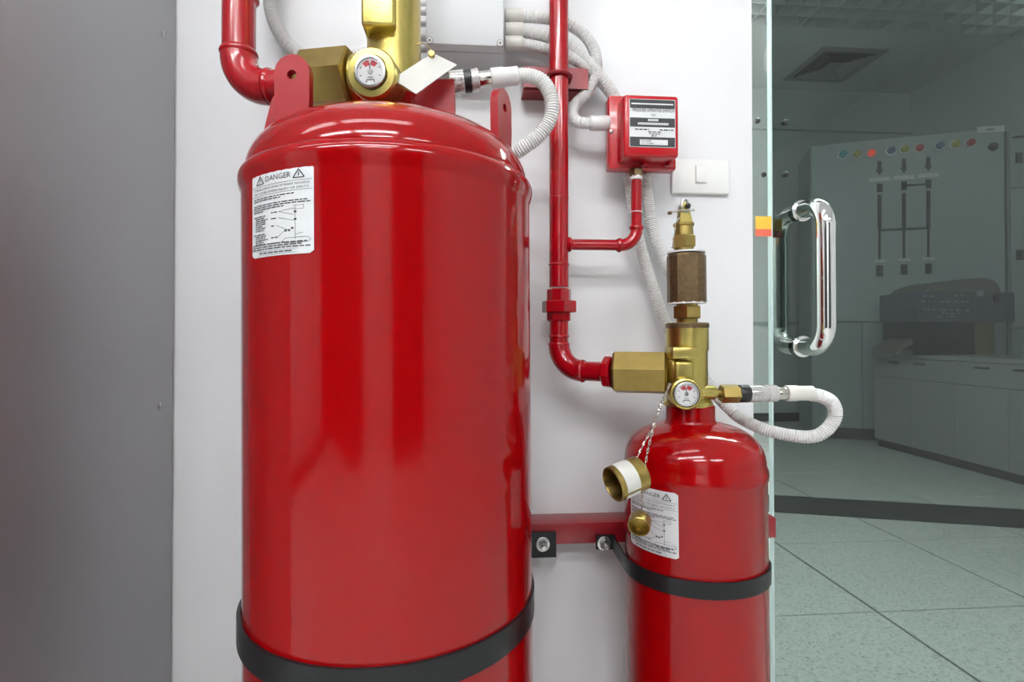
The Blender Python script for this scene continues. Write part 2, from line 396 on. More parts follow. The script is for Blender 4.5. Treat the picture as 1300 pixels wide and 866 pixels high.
def sticker(px0, py0, px1, py1, par, dy=0.0):
    a, b = at(px0, py1, GLASS), at(px1, py0, GLASS)
    zm = a.z + (b.z - a.z) * 0.36
    st = obj('sticker', box2(B(), (a.x, GLASS - 0.0012 + dy, zm), (b.x, GLASS - 0.0002 + dy, b.z)), M['sticker'], par, label='yellow and red sticker')
    obj('sticker_band', box2(B(), (a.x, GLASS - 0.0012 + dy, a.z), (b.x, GLASS - 0.0002 + dy, zm)), M['sticker_red'], st)
sticker(959, 275, 979, 300, win); sticker(984.5, 277, 997, 300, door, 0.0135)
# handle: two D bars back to back through the glass
hx = at(1018, 350, GLASS).x; hz0 = at(1018, 440, GLASS).z; hz1 = at(1018, 268, GLASS).z
hr = 0.0183
for side, yo in ((-1, GLASS), (1, GLASS + 0.012)):
    d = side * 0.078; z0, z1 = hz0, hz1; rb = 0.045
    p = [(hx, yo + side * 0.001, z0)]
    for k in range(9):
        a = k / 8 * PI / 2
        p.append((hx, yo + d - side * rb + side * rb * math.sin(a), z0 - 0.0 + rb - rb * math.cos(a)))
    for k in range(9):
        a = k / 8 * PI / 2
        p.append((hx, yo + d - side * rb + side * rb * math.cos(a), z1 - rb + rb * math.sin(a)))
    p.append((hx, yo + side * 0.001, z1))
    h = obj('door_handle', tube(B(), p, hr, 24), M['chrome'] if side < 0 else M['satin'], door, 50, 'polished steel D-shaped pull handle' if side < 0 else 'satin steel D-shaped pull handle behind the glass')
    for z in (z0, z1):
        obj('handle_collar', lathe(B(), [(hr + 0.003, 0), (hr + 0.0045, 0.001), (hr + 0.0045, 0.0035), (hr + 0.003, 0.0045), (hr, 0.0048)], (hx, yo, z), (0, side, 0), 24), M['chrome'], h)

# ------------------------------------------------------------------ grey rack on the left
RXK = -0.559
t = empty('grey_cabinet', (-0.86, 0.65, 0), 'tall grey steel cabinet side with two screws, left of the large red cylinder', 'cabinet')
yb = at_plane(221, 300, Vector((RXK, 0, 0)), Vector((1, 0, 0))).y
obj('body', box2(B(), (-1.16, 0.53, 0.02), (RXK - 0.012, yb - 0.004, 2.1), 0.002, 1), M['rack'], t)
obj('side_panel', box2(B(), (RXK - 0.011, 0.54, 0.03), (RXK, yb, 2.09), 0.003, 2), M['rack'], t)
for px, py in ((207, 43), (203, 515)):
    p = at_plane(px, py, Vector((RXK, 0, 0)), Vector((1, 0, 0)))
    s = obj('screw', lathe(B(), [(0.0052, 0), (0.0052, 0.0012), (0.0036, 0.003), (0, 0.0036)], p, (1, 0, 0), 16), M['zinc'], t)
    obj('screw_slot', box(B(), p + Vector((0.0033, 0, 0)), (0.001, 0.0012, 0.006)), M['dark'], s)
for yy in (0.30,): obj('front_door', box2(B(), (-1.15, 0.505, 0.06), (RXK - 0.02, 0.528, 2.06), 0.003, 2), M['rack'], t)

# ------------------------------------------------------------------ large cylinder
BR = 0.203; BX, BY = -0.5545 * BR, 4.032 * BR
RINGZ = 1.149
big = empty('gas_cylinder', (BX, BY, 0), 'large glossy red gas cylinder with brass valve, strapped by the white wall', 'cylinder')
def dome(R0, z0, b, n=14, rneck=0.0, e=2.2):
    out = []
    for k in range(1, n + 1):
        a = k / n * PI / 2
        r = R0 * math.cos(a) ** (2 / e); z = z0 + b * math.sin(a) ** (2 / e)
        if r < rneck: break
        out.append((r, z))
    return out
prof = [(0, 0.03), (BR * 0.7, 0.035), (BR * 0.95, 0.07), (BR, 0.13), (BR, 0.4), (BR, 0.8), (BR, RINGZ - 0.020), (BR + 0.0010, RINGZ - 0.015), (BR + 0.0030, RINGZ - 0.009), (BR + 0.0044, RINGZ - 0.002), (BR + 0.0042, RINGZ + 0.004), (BR + 0.0022, RINGZ + 0.009), (BR - 0.0012, RINGZ + 0.0125), (BR - 0.0038, RINGZ + 0.0145)]
DB = 0.112
def dome_z(r, R0=BR - 0.003, z0=RINGZ + 0.001, b=DB - 0.012, e=2.5): return z0 + b * max(0, 1 - (r / R0) ** e) ** (1 / e)
for k in range(1, 29):
    r = (BR - 0.0015) * math.cos(k / 28 * PI / 2) ** 0.8
    if r > 0.05 and dome_z(r) > RINGZ + 0.0165: prof.append((r, dome_z(r)))
prof += [(0.05, dome_z(0.05)), (0, dome_z(0.03))]
obj('tank_body', lathe(B(), prof, (BX, BY, 0), segs=96), M['red'], big, 50)
zc = dome_z(0.05) - 0.004
NZ = zc + 0.044
obj('neck_collar', lathe(B(), [(0.06, zc), (0.053, zc + 0.006), (0.051, zc + 0.012), (0.051, NZ - 0.002), (0.049, NZ)], (BX, BY, 0), segs=40), M['red'], big)
def lug(ang, rad, wid, hgt, face, tilt=0.0, thick=0.012, parent=None):
    cx, cy = BX + rad * math.cos(R(ang)), BY + rad * math.sin(R(ang)); zb = dome_z(rad) - 0.014
    u = Vector((math.cos(R(face + 90)), math.sin(R(face + 90)), 0)); n = Vector((math.cos(R(face)), math.sin(R(face)), 0))
    up = (Vector((0, 0, 1)) + Vector((math.cos(R(ang)), math.sin(R(ang)), 0)) * tilt).normalized()
    base = Vector((cx, cy, zb)); r = wid / 2; pts = []; hol = []
    H = hgt + 0.014 - r
    pts = [base - u * r, base + u * r] + [base + up * H + u * r * math.cos(a * PI / 14) + up * r * math.sin(a * PI / 14) for a in range(15)]
    hc = base + up * (H - r * 0.15); hr_ = 0.0062; K = 20
    bm = B(); res = []
    # plate with a drilled hole: bridge hole ring to outline front and back
    outl = []
    for a in range(K):
        d = u * math.cos(2 * PI * a / K) + up * math.sin(2 * PI * a / K)
        # ray cast to outline
        best = None
        n2 = len(pts)
        for i in range(n2):
            p, q = pts[i], pts[(i + 1) % n2]
            pu, pv = (p - hc).dot(u), (p - hc).dot(up); qu, qv = (q - hc).dot(u), (q - hc).dot(up)
            du, dv = d.dot(u), d.dot(up); eu, ev = qu - pu, qv - pv
            den = du * ev - dv * eu
            if abs(den) < 1e-12: continue
            t_ = (pu * ev - pv * eu) / den; s_ = (pu * dv - pv * du) / den
            if t_ > 0 and -1e-6 <= s_ <= 1 + 1e-6 and (best is None or t_ < best): best = t_
        outl.append(hc + d * best); hol.append(hc + d * hr_)
    for sgn in (1, -1):
        o_ = n * (sgn * thick / 2)
        res.append(([bm.verts.new(p + o_) for p in outl], [bm.verts.new(p + o_) for p in hol]))
    (oa, ha), (ob, hb) = res
    for i in range(K):
        j = (i + 1) % K
        bm.faces.new((oa[i], oa[j], ha[j], ha[i])); bm.faces.new((ob[j], ob[i], hb[i], hb[j]))
        bm.faces.new((oa[j], oa[i], ob[i], ob[j])); bm.faces.new((ha[i], ha[j], hb[j], hb[i]))
    bmesh.ops.bevel(bm, geom=[e for e in bm.edges if e.is_manifold and e.calc_face_angle(0) > 1.0], offset=0.0012, segments=1, affect='EDGES')
    return obj('lifting_lug', bm, M['red_lug'], big, 30)
lug(-138, 0.150, 0.046, 0.076, -98)
lug(-12, 0.164, 0.048, 0.078, -28)
lug(176, 0.190, 0.046, 0.112, 176, -0.25)
# gusset that carries the pressure connector, right of the neck
gy = BY - 0.035
gp = [at(px, py, gy) for px, py in ((521, 150), (526, 127), (556, 101), (580, 101), (581, 165))]
obj('gusset_plate', extrude_outline(B(), gp, (0, 0.05, 0)), M['red_lug'], big, 20)

# danger label print, shared by both cylinders
def danger_label(root, cx, cy, rad, th0, zc, wl, hl, th_name='danger_label', fs=1.0):
    rr = rad + 0.0006
    fm = lambda u, v, k=0.0: Vector((cx + (rr + k) * math.cos(th0 + u / rr), cy + (rr + k) * math.sin(th0 + u / rr), zc + v))
    fi = lambda u, v: fm(u, v, 0.00035)
    bm = B(); NU, NV = 20, 1; c = wl * 0.03
    g = [[bm.verts.new(fm(-wl / 2 + wl * i / NU, (hl / 2 - (c if i in (0, NU) else 0)) * s)) for i in range(NU + 1)] for s in (-1, 1)]
    for i in range(NU): bm.faces.new((g[0][i], g[0][i + 1], g[1][i + 1], g[1][i]))
    lab = obj(th_name, bm, M['label'], root, 60, 'white vinyl danger label with black print')
    bm = B(); U = wl / 2; V = hl / 2; k = wl / 0.1; kv = hl / 0.140
    _fm = fi
    fi = lambda u, v: _fm(u, V - (V - v) * kv / k) if True else None
    V0 = V; H = hl * k / kv; VB = V - H
    put_text(bm, 'DANGER', 0.0125 * k * fs, 0, V - 0.0125 * k, fi, 0.040 * k)
    for s in (-1, 1):
        a = s * 0.031 * k; b = V - 0.0185 * k; q = 0.0075 * k; hh = 0.0135 * k; wd = 0.0016 * k
        put_line(bm, a - q, b, a + q, b, wd, fi); put_line(bm, a - q, b, a, b + hh, wd, fi); put_line(bm, a + q, b, a, b + hh, wd, fi); put_line(bm, a, b + hh * 0.2, a, b + hh * 0.7, wd * 0.8, fi)
    obj('danger_heading', bm, M['ink'], lab)
    bm = B(); rnd = random.Random(3)
    y = V - 0.0225 * k
    put_line(bm, -U * 0.97, y, U * 0.97, y, 0.0006 * k, fi, 10)
    put_text(bm, 'CYLINDER CHARGE CAPABLE OF VIOLENT DISCHARGE', 0.005 * k, 0, y - 0.005 * k, fi, wl * 0.9)
    put_text(bm, 'MAY CAUSE SEVERE INJURY OR DEATH', 0.005 * k, 0, y - 0.0115 * k, fi, wl * 0.88)
    put_line(bm, -U * 0.97, y - 0.0155 * k, U * 0.97, y - 0.0155 * k, 0.0006 * k, fi, 10)
    h = 0.0019 * k
    for dy, e in ((0.020, 0.5), (0.0235, 0.1), (0.0315, 0.85), (0.035, 0.92), (0.0385, 0.2), (0.042, -0.5)):
        put_words(bm, -U * 0.9, U * e, y - dy * k, h, fi, rnd)
    for n_ in range(15):
        if n_ == 8: continue
        put_words(bm, -U * 0.9 + (0.004 * k if n_ not in (0, 9) else 0), -U * rnd.uniform(0.28, 0.5), y - (0.050 + n_ * 0.0033) * k, h, fi, rnd)
    yb_ = VB + 0.020 * k
    for n_, e in enumerate((0.9, 0.7, 0.95)): put_words(bm, -U * 0.95, U * e, yb_ - n_ * 0.0037 * k, h * 1.1, fi, rnd)
    put_words(bm, -U * 0.65, U * 0.45, VB + 0.006 * k, h * 1.2, fi, rnd)
    for vv in (VB + 0.003 * k, VB + 0.009 * k): put_line(bm, -U * 0.7, vv, U * 0.6, vv, 0.0004 * k, fi, 8)
    # diagram
    for dy, e in ((0.047, -0.02), (0.057, 0.0), (0.069, -0.06), (0.088, 0.0), (0.097, 0.0)):
        put_words(bm, -U * 0.2, U * (e + 0.02), y - dy * k, h, fi, rnd)
    L_ = lambda a, b, c_, d: put_line(bm, U * a, y - b * k, U * c_, y - d * k, 0.0006 * k, fi, 3)
    L_(0.05, 0.047, 0.5, 0.044); L_(0.05, 0.047, 0.5, 0.055); L_(0.05, 0.057, 0.5, 0.064); L_(-0.02, 0.069, 0.32, 0.078); L_(0.02, 0.088, 0.2, 0.080); L_(0.02, 0.097, 0.2, 0.096)
    L_(0.53, 0.040, 0.53, 0.094); L_(0.47, 0.040, 0.75, 0.040); L_(0.47, 0.046, 0.75, 0.046); L_(0.75, 0.040, 0.75, 0.046)
    L_(0.25, 0.091, 0.85, 0.091); L_(0.25, 0.099, 0.85, 0.099); L_(0.25, 0.091, 0.17, 0.095); L_(0.25, 0.099, 0.17, 0.095); L_(0.85, 0.091, 0.93, 0.095); L_(0.85, 0.099, 0.93, 0.095); L_(0.53, 0.086, 0.75, 0.084)
    for a, b in ((0.53, 0.050), (0.53, 0.062), (0.36, 0.079), (0.26, 0.079), (0.45, 0.076)):
        put_quad(bm, U * a - 0.0018 * k, y - b * k - 0.0016 * k, U * a + 0.0018 * k, y - b * k + 0.0016 * k, fi)
    obj('small_print', bm, M['ink_grey'], lab)
def on_cyl(px, py, cx, cy, rad):
    d = ray(px, py); dx, dy = d.x, d.y; a = dx * dx + dy * dy; b = -2 * (dx * cx + dy * cy); c = cx * cx + cy * cy - rad * rad
    t_ = (-b - math.sqrt(max(0, b * b - 4 * a * c))) / (2 * a); p = CO + d * t_
    return p, math.atan2(p.y - cy, p.x - cx)
pa, ta = on_cyl(323.5, 268, BX, BY, BR); pb, tb_ = on_cyl(401.5, 268, BX, BY, BR)
pt, _ = on_cyl(401.5, 208, BX, BY, BR); pq, _ = on_cyl(401.5, 320.5, BX, BY, BR)
ta %= 2 * PI; tb_ %= 2 * PI
danger_label(big, BX, BY, BR, (ta + tb_) / 2, (pt.z + pq.z) / 2, abs(tb_ - ta) * BR, pt.z - pq.z)

# valve of the large cylinder
VX, VY = BX + 0.003, BY
vr = 0.0395
vb = B()
lathe(vb, [(0.047, NZ - 0.002), (0.047, NZ + 0.010), (0.042, NZ + 0.014), (vr, NZ + 0.02), (vr, 1.62), (0.035, 1.625)], (VX, VY, 0), segs=40)
valve = obj('valve_body', vb, M['brass'], big, 40)
VZ = 1.321
# cast block on the front of the valve
p0 = at(462, 31, VY - 0.055); p1 = at(505, -60, VY - 0.055)
obj('valve_block', box2(B(), (p0.x, VY - 0.055, p0.z), (p1.x, VY + 0.01, p1.z), 0.005, 3), M['brass'], valve)
bm = B(); fmb = lambda u, v: Vector(((p0.x + p1.x) / 2 + u, VY - 0.0554, p0.z + v))
put_text(bm, 'I  CG', 0.007, 0, 0.030, fmb, 0.011); put_text(bm, 'S', 0.006, -0.013, 0.009, fmb); put_text(bm, 'U', 0.006, 0.012, 0.012, fmb)
for a in range(12): put_line(bm, 0.004 * math.cos(a * PI / 6), 0.021 + 0.004 * math.sin(a * PI / 6), 0.004 * math.cos((a + 1) * PI / 6), 0.021 + 0.004 * math.sin((a + 1) * PI / 6), 0.0006, fmb)
obj('cast_marks', bm, M['brass_dark'], valve)
ox = at(446, 95, VY).x
obj('outlet_boss', lathe(B(), [(0.036, 0), (0.036, VX - ox - 0.012), (0.033, VX - ox - 0.004), (0.025, VX - ox)], (VX, VY, VZ), (-1, 0, 0.0), 32), M['brass'], valve)
# gauge
def gauge(root, g, d, rg, vname, boss_len, boss_r):
    d = Vector(d).normalized()
    obj('gauge_boss', lathe(B(), [(boss_r * 0.95, -boss_len), (boss_r, -0.012), (boss_r * 1.0, -0.004), (boss_r * 0.93, 0.0), (rg * 1.12, 0.001), (rg * 1.10, -0.006), (0, -0.006)], g, d, 40), M['brass'], vname)
    G = obj('pressure_gauge', lathe(B(), [(rg, -0.006), (rg * 1.04, 0.003), (rg * 1.0, 0.0055), (rg * 0.86, 0.006), (rg * 0.84, 0.003), (0, 0.003)], g, d, 36), M['zinc'], root, 30, 'round pressure gauge with white dial')
    x, y, z = frame(d); rd = rg * 0.85
    fm = lambda u, v, k=0: Vector(g) + d * (0.0033 + k) + x * u + y * v
    bm = B(); bm.faces.new([bm.verts.new(fm(rd * math.cos(2 * PI * i / 36), rd * math.sin(2 * PI * i / 36))) for i in range(36)])
    obj('gauge_dial', bm, M['dial'], G)
    for a0, a1, mm, nm in ((95, 135, M['dial_red'], 'red_sector'), (45, 85, M['dial_red'], 'red_sector')):
        bm = B(); aa = [R(a0 + (a1 - a0) * i / 6) for i in range(7)]
        for i in range(6):
            bm.faces.new([bm.verts.new(fm(q * rd * math.cos(a), q * rd * math.sin(a), 0.0003)) for q, a in ((0.45, aa[i]), (0.82, aa[i]), (0.82, aa[i + 1]), (0.45, aa[i + 1]))])
        obj(nm, bm, mm, G)
    bm = B()
    for a in range(0, 360, 45): put_line(bm, rd * 0.7 * math.cos(R(a + 22)), rd * 0.7 * math.sin(R(a + 22)), rd * 0.86 * math.cos(R(a + 22)), rd * 0.86 * math.sin(R(a + 22)), rd * 0.06, lambda u, v: fm(u, v, 0.0004))
    put_quad(bm, -rd * 0.3, -rd * 0.62, rd * 0.3, -rd * 0.56, lambda u, v: fm(u, v, 0.0004))
    put_quad(bm, -rd * 0.22, -rd * 0.45, rd * 0.22, -rd * 0.40, lambda u, v: fm(u, v, 0.0004))
    obj('dial_print', bm, M['ink_grey'], G)
    bm = B(); put_line(bm, 0, -rd * 0.2, -rd * 0.03, rd * 0.62, rd * 0.07, lambda u, v: fm(u, v, 0.0006))
    obj('needle', bm, M['ink'], G)
    obj('gauge_hub', lathe(B(), [(rd * 0.2, 0), (rd * 0.16, 0.0012), (0, 0.0014)], fm(0, 0, 0.0005), d, 14), M['zinc'], G)
    obj('gauge_lens', lathe(B(), [(rg * 0.84, 0), (rg * 0.84, 0.0006), (rg * 0.5, 0.0016), (0, 0.002)], Vector(g) + d * 0.0052, d, 24), M['gauge_glass'], G)
    return G
g1 = at(474.5, 92, 0.724)
gauge(big, g1, (-0.14, -1, -0.10), 0.0205, valve, 0.085, 0.0335)
obj('relief_screw', lathe(B(), [(0.006, 0), (0.006, 0.012), (0.004, 0.014)], at(494, 103, 0.752), (0.2, -1, 0), 14), M['brass'], valve)

# hanging paper tag
tp = [at(498, 101, 0.735), at(528, 120, 0.735), at(580, 83, 0.765), at(549, 68, 0.765)]
n = (tp[1] - tp[0]).cross(tp[3] - tp[0]).normalized()
t = empty('paper_tag', tp[3], 'blank white paper tag hanging beside the brass valve of the large cylinder', 'tag')
obj('tag_card', extrude_outline(B(), tp, n * 0.0012), M['paper'], t)
obj('eyelet', lathe(B(), [(0.0045, 0), (0.005, 0.003), (0.004, 0.006), (0.0025, 0.006)], at(548, 70, 0.762), (0, -1, 0), 14), M['brass_dark'], t)
obj('tag_wire', tube(B(), spline([at(548, 70, 0.762), at(545, 60, 0.78), at(536, 55, 0.80), at(526, 58, 0.80)]), 0.0008, 6), M['brass_dark'], t)

# ------------------------------------------------------------------ discharge pipe of the large cylinder
pr = 0.0246
ua = Vector((-1, 0.25, 0)).normalized()
U1 = at(450, 95, VY); U1.z = VZ
def along(px):                              # point of the slanting pipe axis met at a column of the photograph
    lo, hi = 0.0, 0.5
    for _ in range(40):
        m_ = (lo + hi) / 2; q = U1 + ua * m_
        d = ROT.transposed() @ (q - CO)
        if 650 + FPX * d.x / -d.z > px: lo = m_
        else: hi = m_
    return U1 + ua * lo
E = along(303); U0 = along(388); pz = VZ - 0.001
E.z = pz
t = empty('discharge_pipe', (E.x, E.y, 1.3), 'thick red elbow pipe above the left shoulder of the large cylinder', 'pipe')
er = 0.052
pts = [E - ua * er * (1 - math.cos(a * PI / 24)) + Vector((0, 0, er * (1 - math.sin(a * PI / 24)))) for a in range(13)]
obj('pipe_elbow', tube(B(), pts, pr + 0.0018, 28), M['red_pipe'], t)
obj('riser_pipe', cyl(B(), pr - 0.0005, (E.x, E.y, pz + er), (E.x, E.y, 1.75), 28), M['red_pipe'], t)
obj('weld_bead', lathe(B(), [(pr, -0.006), (pr + 0.0026, -0.003), (pr + 0.0034, 0), (pr + 0.0026, 0.003), (pr, 0.006)], (E.x, E.y, pz + er + 0.004), segs=28, cap=False), M['red_pipe'], t)
zt_ = at(303, 1, E.y).z
obj('pipe_collar', lathe(B(), [(pr, 0), (pr + 0.004, 0.003), (pr + 0.0045, 0.04), (pr, 0.045)], (E.x, E.y, zt_), segs=28), M['red_pipe'], t)
e1 = E - ua * er
obj('outlet_pipe', cyl(B(), pr - 0.0005, e1, U0 - ua * 0.01, 28), M['red_pipe'], t)
obj('weld_bead', lathe(B(), [(pr, -0.005), (pr + 0.0024, -0.002), (pr + 0.003, 0), (pr + 0.0024, 0.002), (pr, 0.005)], e1 - ua * 0.004, ua, segs=28, cap=False), M['red_pipe'], t)
obj('brass_union', hexp(B(), 0.0455, 0, (U1 - U0).length, U0, -ua, a0=0, ch=0.003), M['brass_hex'], t, 20, 'large hexagonal brass union')

# ------------------------------------------------------------------ wall: channel, brackets, straps
def P(px, py, Y): return at(px, py, Y)
bz1, bz0 = P(720, 664.5, BEAM).z, P(720, 691, BEAM).z
bx1 = P(985.5, 660, BEAM).x
obj_ch = obj('support_channel', box2(B(), (-0.36, BEAM, bz0), (bx1, WALL, bz1), 0.002, 2), M['red_steel'])
tag(obj_ch, 'dull red steel channel on the wall running behind both cylinders', 'channel')
def strap_path(cx, cy, rad, bl, br_):
    def tang(b, s):
        v = Vector((b[0] - cx, b[1] - cy)); D = v.length; a = math.atan2(v.y, v.x); return a + s * math.acos(rad / D)
    a0 = tang(bl, 1); a1 = tang(br_, -1)
    while a1 < a0: a1 += 2 * PI
    pts = [Vector((bl[0], bl[1], 0))]
    n_ = 60
    for i in range(n_ + 1):
        a = a0 + (a1 - a0) * i / n_; pts.append(Vector((cx + rad * math.cos(a), cy + rad * math.sin(a), 0)))
    pts.append(Vector((br_[0], br_[1], 0))); return pts
def band(bm, pts, z0, z1, th, drop=0.0):
    n_ = len(pts); rows = []; ys_ = [p.y for p in pts]; ya_, yb__ = min(ys_), max(ys_)
    for i, p in enumerate(pts):
        d = (pts[min(i + 1, n_ - 1)] - pts[max(i - 1, 0)]).normalized(); o_ = Vector((d.y, -d.x, 0)) * th
        dz = Vector((0, 0, -drop * (p.y - ya_) / (yb__ - ya_)))
        rows.append([bm.verts.new(q + dz) for q in (Vector((p.x, p.y, z0)), Vector((p.x, p.y, z1)), Vector((p.x, p.y, z1)) + o_, Vector((p.x, p.y, z0)) + o_)])
    for a, b in zip(rows, rows[1:]):
        for k in range(4): bm.faces.new((a[k], a[(k + 1) % 4], b[(k + 1) % 4], b[k]))
    bm.faces.new(rows[0]); bm.faces.new(rows[-1][::-1]); return bm
def bolt(p, parent):
    w_ = obj('washer', lathe(B(), [(0.0135, 0), (0.0135, 0.0016), (0.0125, 0.0022), (0.0095, 0.0022), (0.0095, 0.0028)], p, (0, -1, 0), 28), M['zinc'], parent)
    obj('nut', hexp(B(), 0.0092, 0.0025, 0.0095, p, (0, -1, 0), ch=0.001), M['nut'], w_)
    obj('bolt_stud', cyl(B(), 0.0045, p + Vector((0, -0.008, 0)), p + Vector((0, -0.021, 0)), 14, 0.0008), M['zinc'], w_)
fy = BEAM - 0.006
# large strap
szt = on_cyl(490, 845, BX, BY, BR)[0].z; szb = szt - 0.034
b2 = P(691, 691, fy - 0.003)
t = empty('cylinder_strap', (BX, BY, szb), 'wide black steel strap around the lower part of the large cylinder', 'strap')
obj('band', band(B(), strap_path(BX, BY, BR + 0.0006, (BX - BR - 0.006, fy), (BX + BR + 0.005, fy)), szb, szt, 0.0042), M['black'], t, 40)
ft = at(679, 676, fy); fb = at(706, 707, fy)
obj('foot_plate', box2(B(), (BX + BR + 0.002, fy - 0.003, fb.z), (fb.x, BEAM - 0.0005, ft.z), 0.0006, 1), M['black'], t)
bolt(P(689, 691, fy - 0.003), t)
obj('foot_plate', box2(B(), (BX - BR - 0.04, fy - 0.003, fb.z), (BX - BR - 0.004, BEAM - 0.0005, ft.z), 0.0006, 1), M['black'], t)

# ------------------------------------------------------------------ small cylinder
SR = 0.1163; SX, SY = 0.3818, 0.9078
small = empty('gas_cylinder', (SX, SY, 0), 'small red gas cylinder with tall brass valve stack, beside the glass door', 'cylinder')
srz = on_cyl(884, 617, SX, SY, SR)[0].z
sdz = lambda r: srz + 0.006 + 0.074 * max(0, 1 - (r / (SR - 0.001)) ** 2.6) ** (1 / 2.6)
prof = [(0, 0.02), (SR * 0.7, 0.022), (SR * 0.95, 0.04), (SR, 0.08), (SR, 0.4), (SR, srz - 0.012), (SR + 0.0016, srz - 0.008), (SR + 0.0024, srz - 0.001), (SR + 0.0016, srz + 0.006), (SR - 0.001, srz + 0.012)]
for k in range(1, 17):
    r = (SR - 0.001) * math.cos(k / 16 * PI / 2) ** 0.9
    if r > 0.045 and sdz(r) > srz + 0.014: prof.append((r, sdz(r)))
prof += [(0.045, sdz(0.045) + 0.001), (0, sdz(0.03))]
obj('tank_body', lathe(B(), prof, (SX, SY, 0), segs=80), M['red'], small, 50)
z0 = sdz(0.045); nz = P(878, 515.5, SY - 0.02).z
NX = P(877.5, 530, SY).x
obj('neck_collar', lathe(B(), [(0.050, z0 - 0.003), (0.0435, z0 + 0.001), (0.0413, z0 + 0.005), (0.0405, z0 + 0.010), (0.0405, nz - 0.002), (0.039, nz)], (NX, SY, 0), segs=36), M['red'], small)
pa, ta = on_cyl(801.5, 665, SX, SY, SR); pb, tb_ = on_cyl(862, 665, SX, SY, SR)
pt, _ = on_cyl(860, 626, SX, SY, SR); pq, _ = on_cyl(860, 710, SX, SY, SR)
ta %= 2 * PI; tb_ %= 2 * PI
danger_label(small, SX, SY, SR, (ta + tb_) / 2, (pt.z + pq.z) / 2, abs(tb_ - ta) * SR, pt.z - pq.z)
szt = on_cyl(890, 738, SX, SY, SR)[0].z; szb = szt - 0.0255
bl = P(779, 690, fy)
t = empty('cylinder_strap', (SX, SY, szb), 'thin black steel strap around the small cylinder, bolted to the red channel', 'strap')
obj('band', band(B(), strap_path(SX, SY, SR + 0.0006, (bl.x, fy), (SX + SR + 0.006, fy)), szb, szt, 0.0032, 0.009), M['black'], t, 40)
zb_ = P(767, 690, fy).z
obj('foot_plate', box2(B(), (P(757, 690, fy).x, fy - 0.003, szb - 0.009), (bl.x + 0.003, BEAM - 0.0005, szt - 0.009), 0.0006, 1), M['black'], t)
bolt(P(767, 690, fy - 0.003), t)

# valve stack of the small cylinder
SVX = P(874.5, 450, SY).x
zp = lambda py, y=SY - 0.02: P(875, py, y).z
ax = (0, 0, 1); O = (SVX, SY, 0)
pxm = lambda n_: n_ / 690 * 0.935
bm = lathe(B(), [(pxm(30), nz - 0.001), (pxm(30), nz + 0.006), (pxm(27), nz + 0.010), (pxm(24.5), nz + 0.014), (pxm(24.5), zp(447)), (pxm(26), zp(444)), (pxm(26), zp(416.5)), (pxm(26), zp(410)), (pxm(24), zp(409.5))], O, segs=36)
sv = obj('valve_body', bm, M['brass'], small, 30)
obj('valve_rim', lathe(B(), [(pxm(25.8), zp(416.5)), (pxm(26.6), zp(416)), (pxm(26.6), zp(411)), (pxm(25.5), zp(409.5)), (pxm(22), zp(409.3))], O, segs=36), M['bronze'], sv)
obj('valve_block', box2(B(), (P(856, 460, SY - 0.04).x, SY - 0.040, zp(455)), (P(889, 460, SY - 0.04).x, SY, zp(440)), 0.004, 2), M['brass'], sv)
obj('valve_shoulder', box2(B(), (P(859, 460, SY - 0.037).x, SY - 0.037, zp(488)), (P(884, 460, SY - 0.037).x, SY, zp(457)), 0.006, 3), M['brass'], sv)
obj('lower_nut', hexp(B(), pxm(18.5), zp(404), zp(388), O, ax, a0=PI / 6 + 0.15), M['brass_hex'], small, 20, 'small brass hex nut')
obj('nipple', lathe(B(), [(pxm(13), zp(411)), (pxm(13), zp(384))], O, segs=20), M['brass_dark'], small)
obj('bronze_coupling', lathe(B(), [(pxm(20), zp(384)), (pxm(24), zp(383.5)), (pxm(24), zp(324)), (pxm(22.5), zp(321)), (pxm(18), zp(321))], O, segs=12, a0=0.2), M['bronze'], small, 20, 'brown bronze coupling sleeve')
for py in (385, 319.5): obj('thread_tape', lathe(B(), [(pxm(18), zp(py)), (pxm(23.4), zp(py)), (pxm(23.4), zp(py - 2.2)), (pxm(18), zp(py - 2.2))], O, segs=24), M['pvc'], small, label='white thread seal tape ring')
O2 = (P(871, 290, SY).x, SY, 0)
obj('upper_nut', hexp(B(), pxm(15), zp(312), zp(297), O2, ax, a0=PI / 6 + 0.3), M['brass_hex'], small, 20, 'upper brass hex nut')
bm = lathe(B(), [(pxm(12), zp(319)), (pxm(12), zp(296)), (pxm(11.5), zp(285)), (pxm(13), zp(284)), (pxm(13), zp(281)), (pxm(10), zp(280))], O2, segs=24)
act = obj('actuator_stem', bm, M['brass_hex'], small)
# two cheeks, lever ring and pin on top
for s, mm in ((-1, M['brass']), (1, M['zinc'])):
    pts = [(O2[0] + a * 1.0, SY + s * 0.005, z) for a, z in ((-0.010, zp(281)), (0.013, zp(281)), (0.006, zp(260)), (0.001, zp(254)), (-0.004, zp(255)), (-0.0075, zp(264)))]
    obj('cheek', extrude_outline(B(), pts, (0, s * 0.004, 0)), mm, act)
rc = Vector((O2[0], SY - 0.008, zp(259)))
obj('lever_ring', tube(B(), [rc + Vector((0.0062 * math.cos(a * PI / 10), 0, 0.011 * math.sin(a * PI / 10))) for a in range(21)], 0.0022, 10), M['zinc'], act)
obj('pivot_pin', lathe(B(), [(0.004, 0), (0.0048, 0.002), (0.003, 0.006), (0, 0.0065)], (P(877, 259.5, SY - 0.012).x, SY - 0.010, zp(259.5)), (0, -1, 0), 14), M['dark'], act)
obj('safety_pin', tube(B(), spline([P(853, 270, SY - 0.012), P(860, 268.5, SY - 0.012), P(872, 267, SY - 0.012), P(878, 268, SY - 0.012), P(885, 267, SY - 0.012)]), 0.0013, 8), M['nickel'], act)
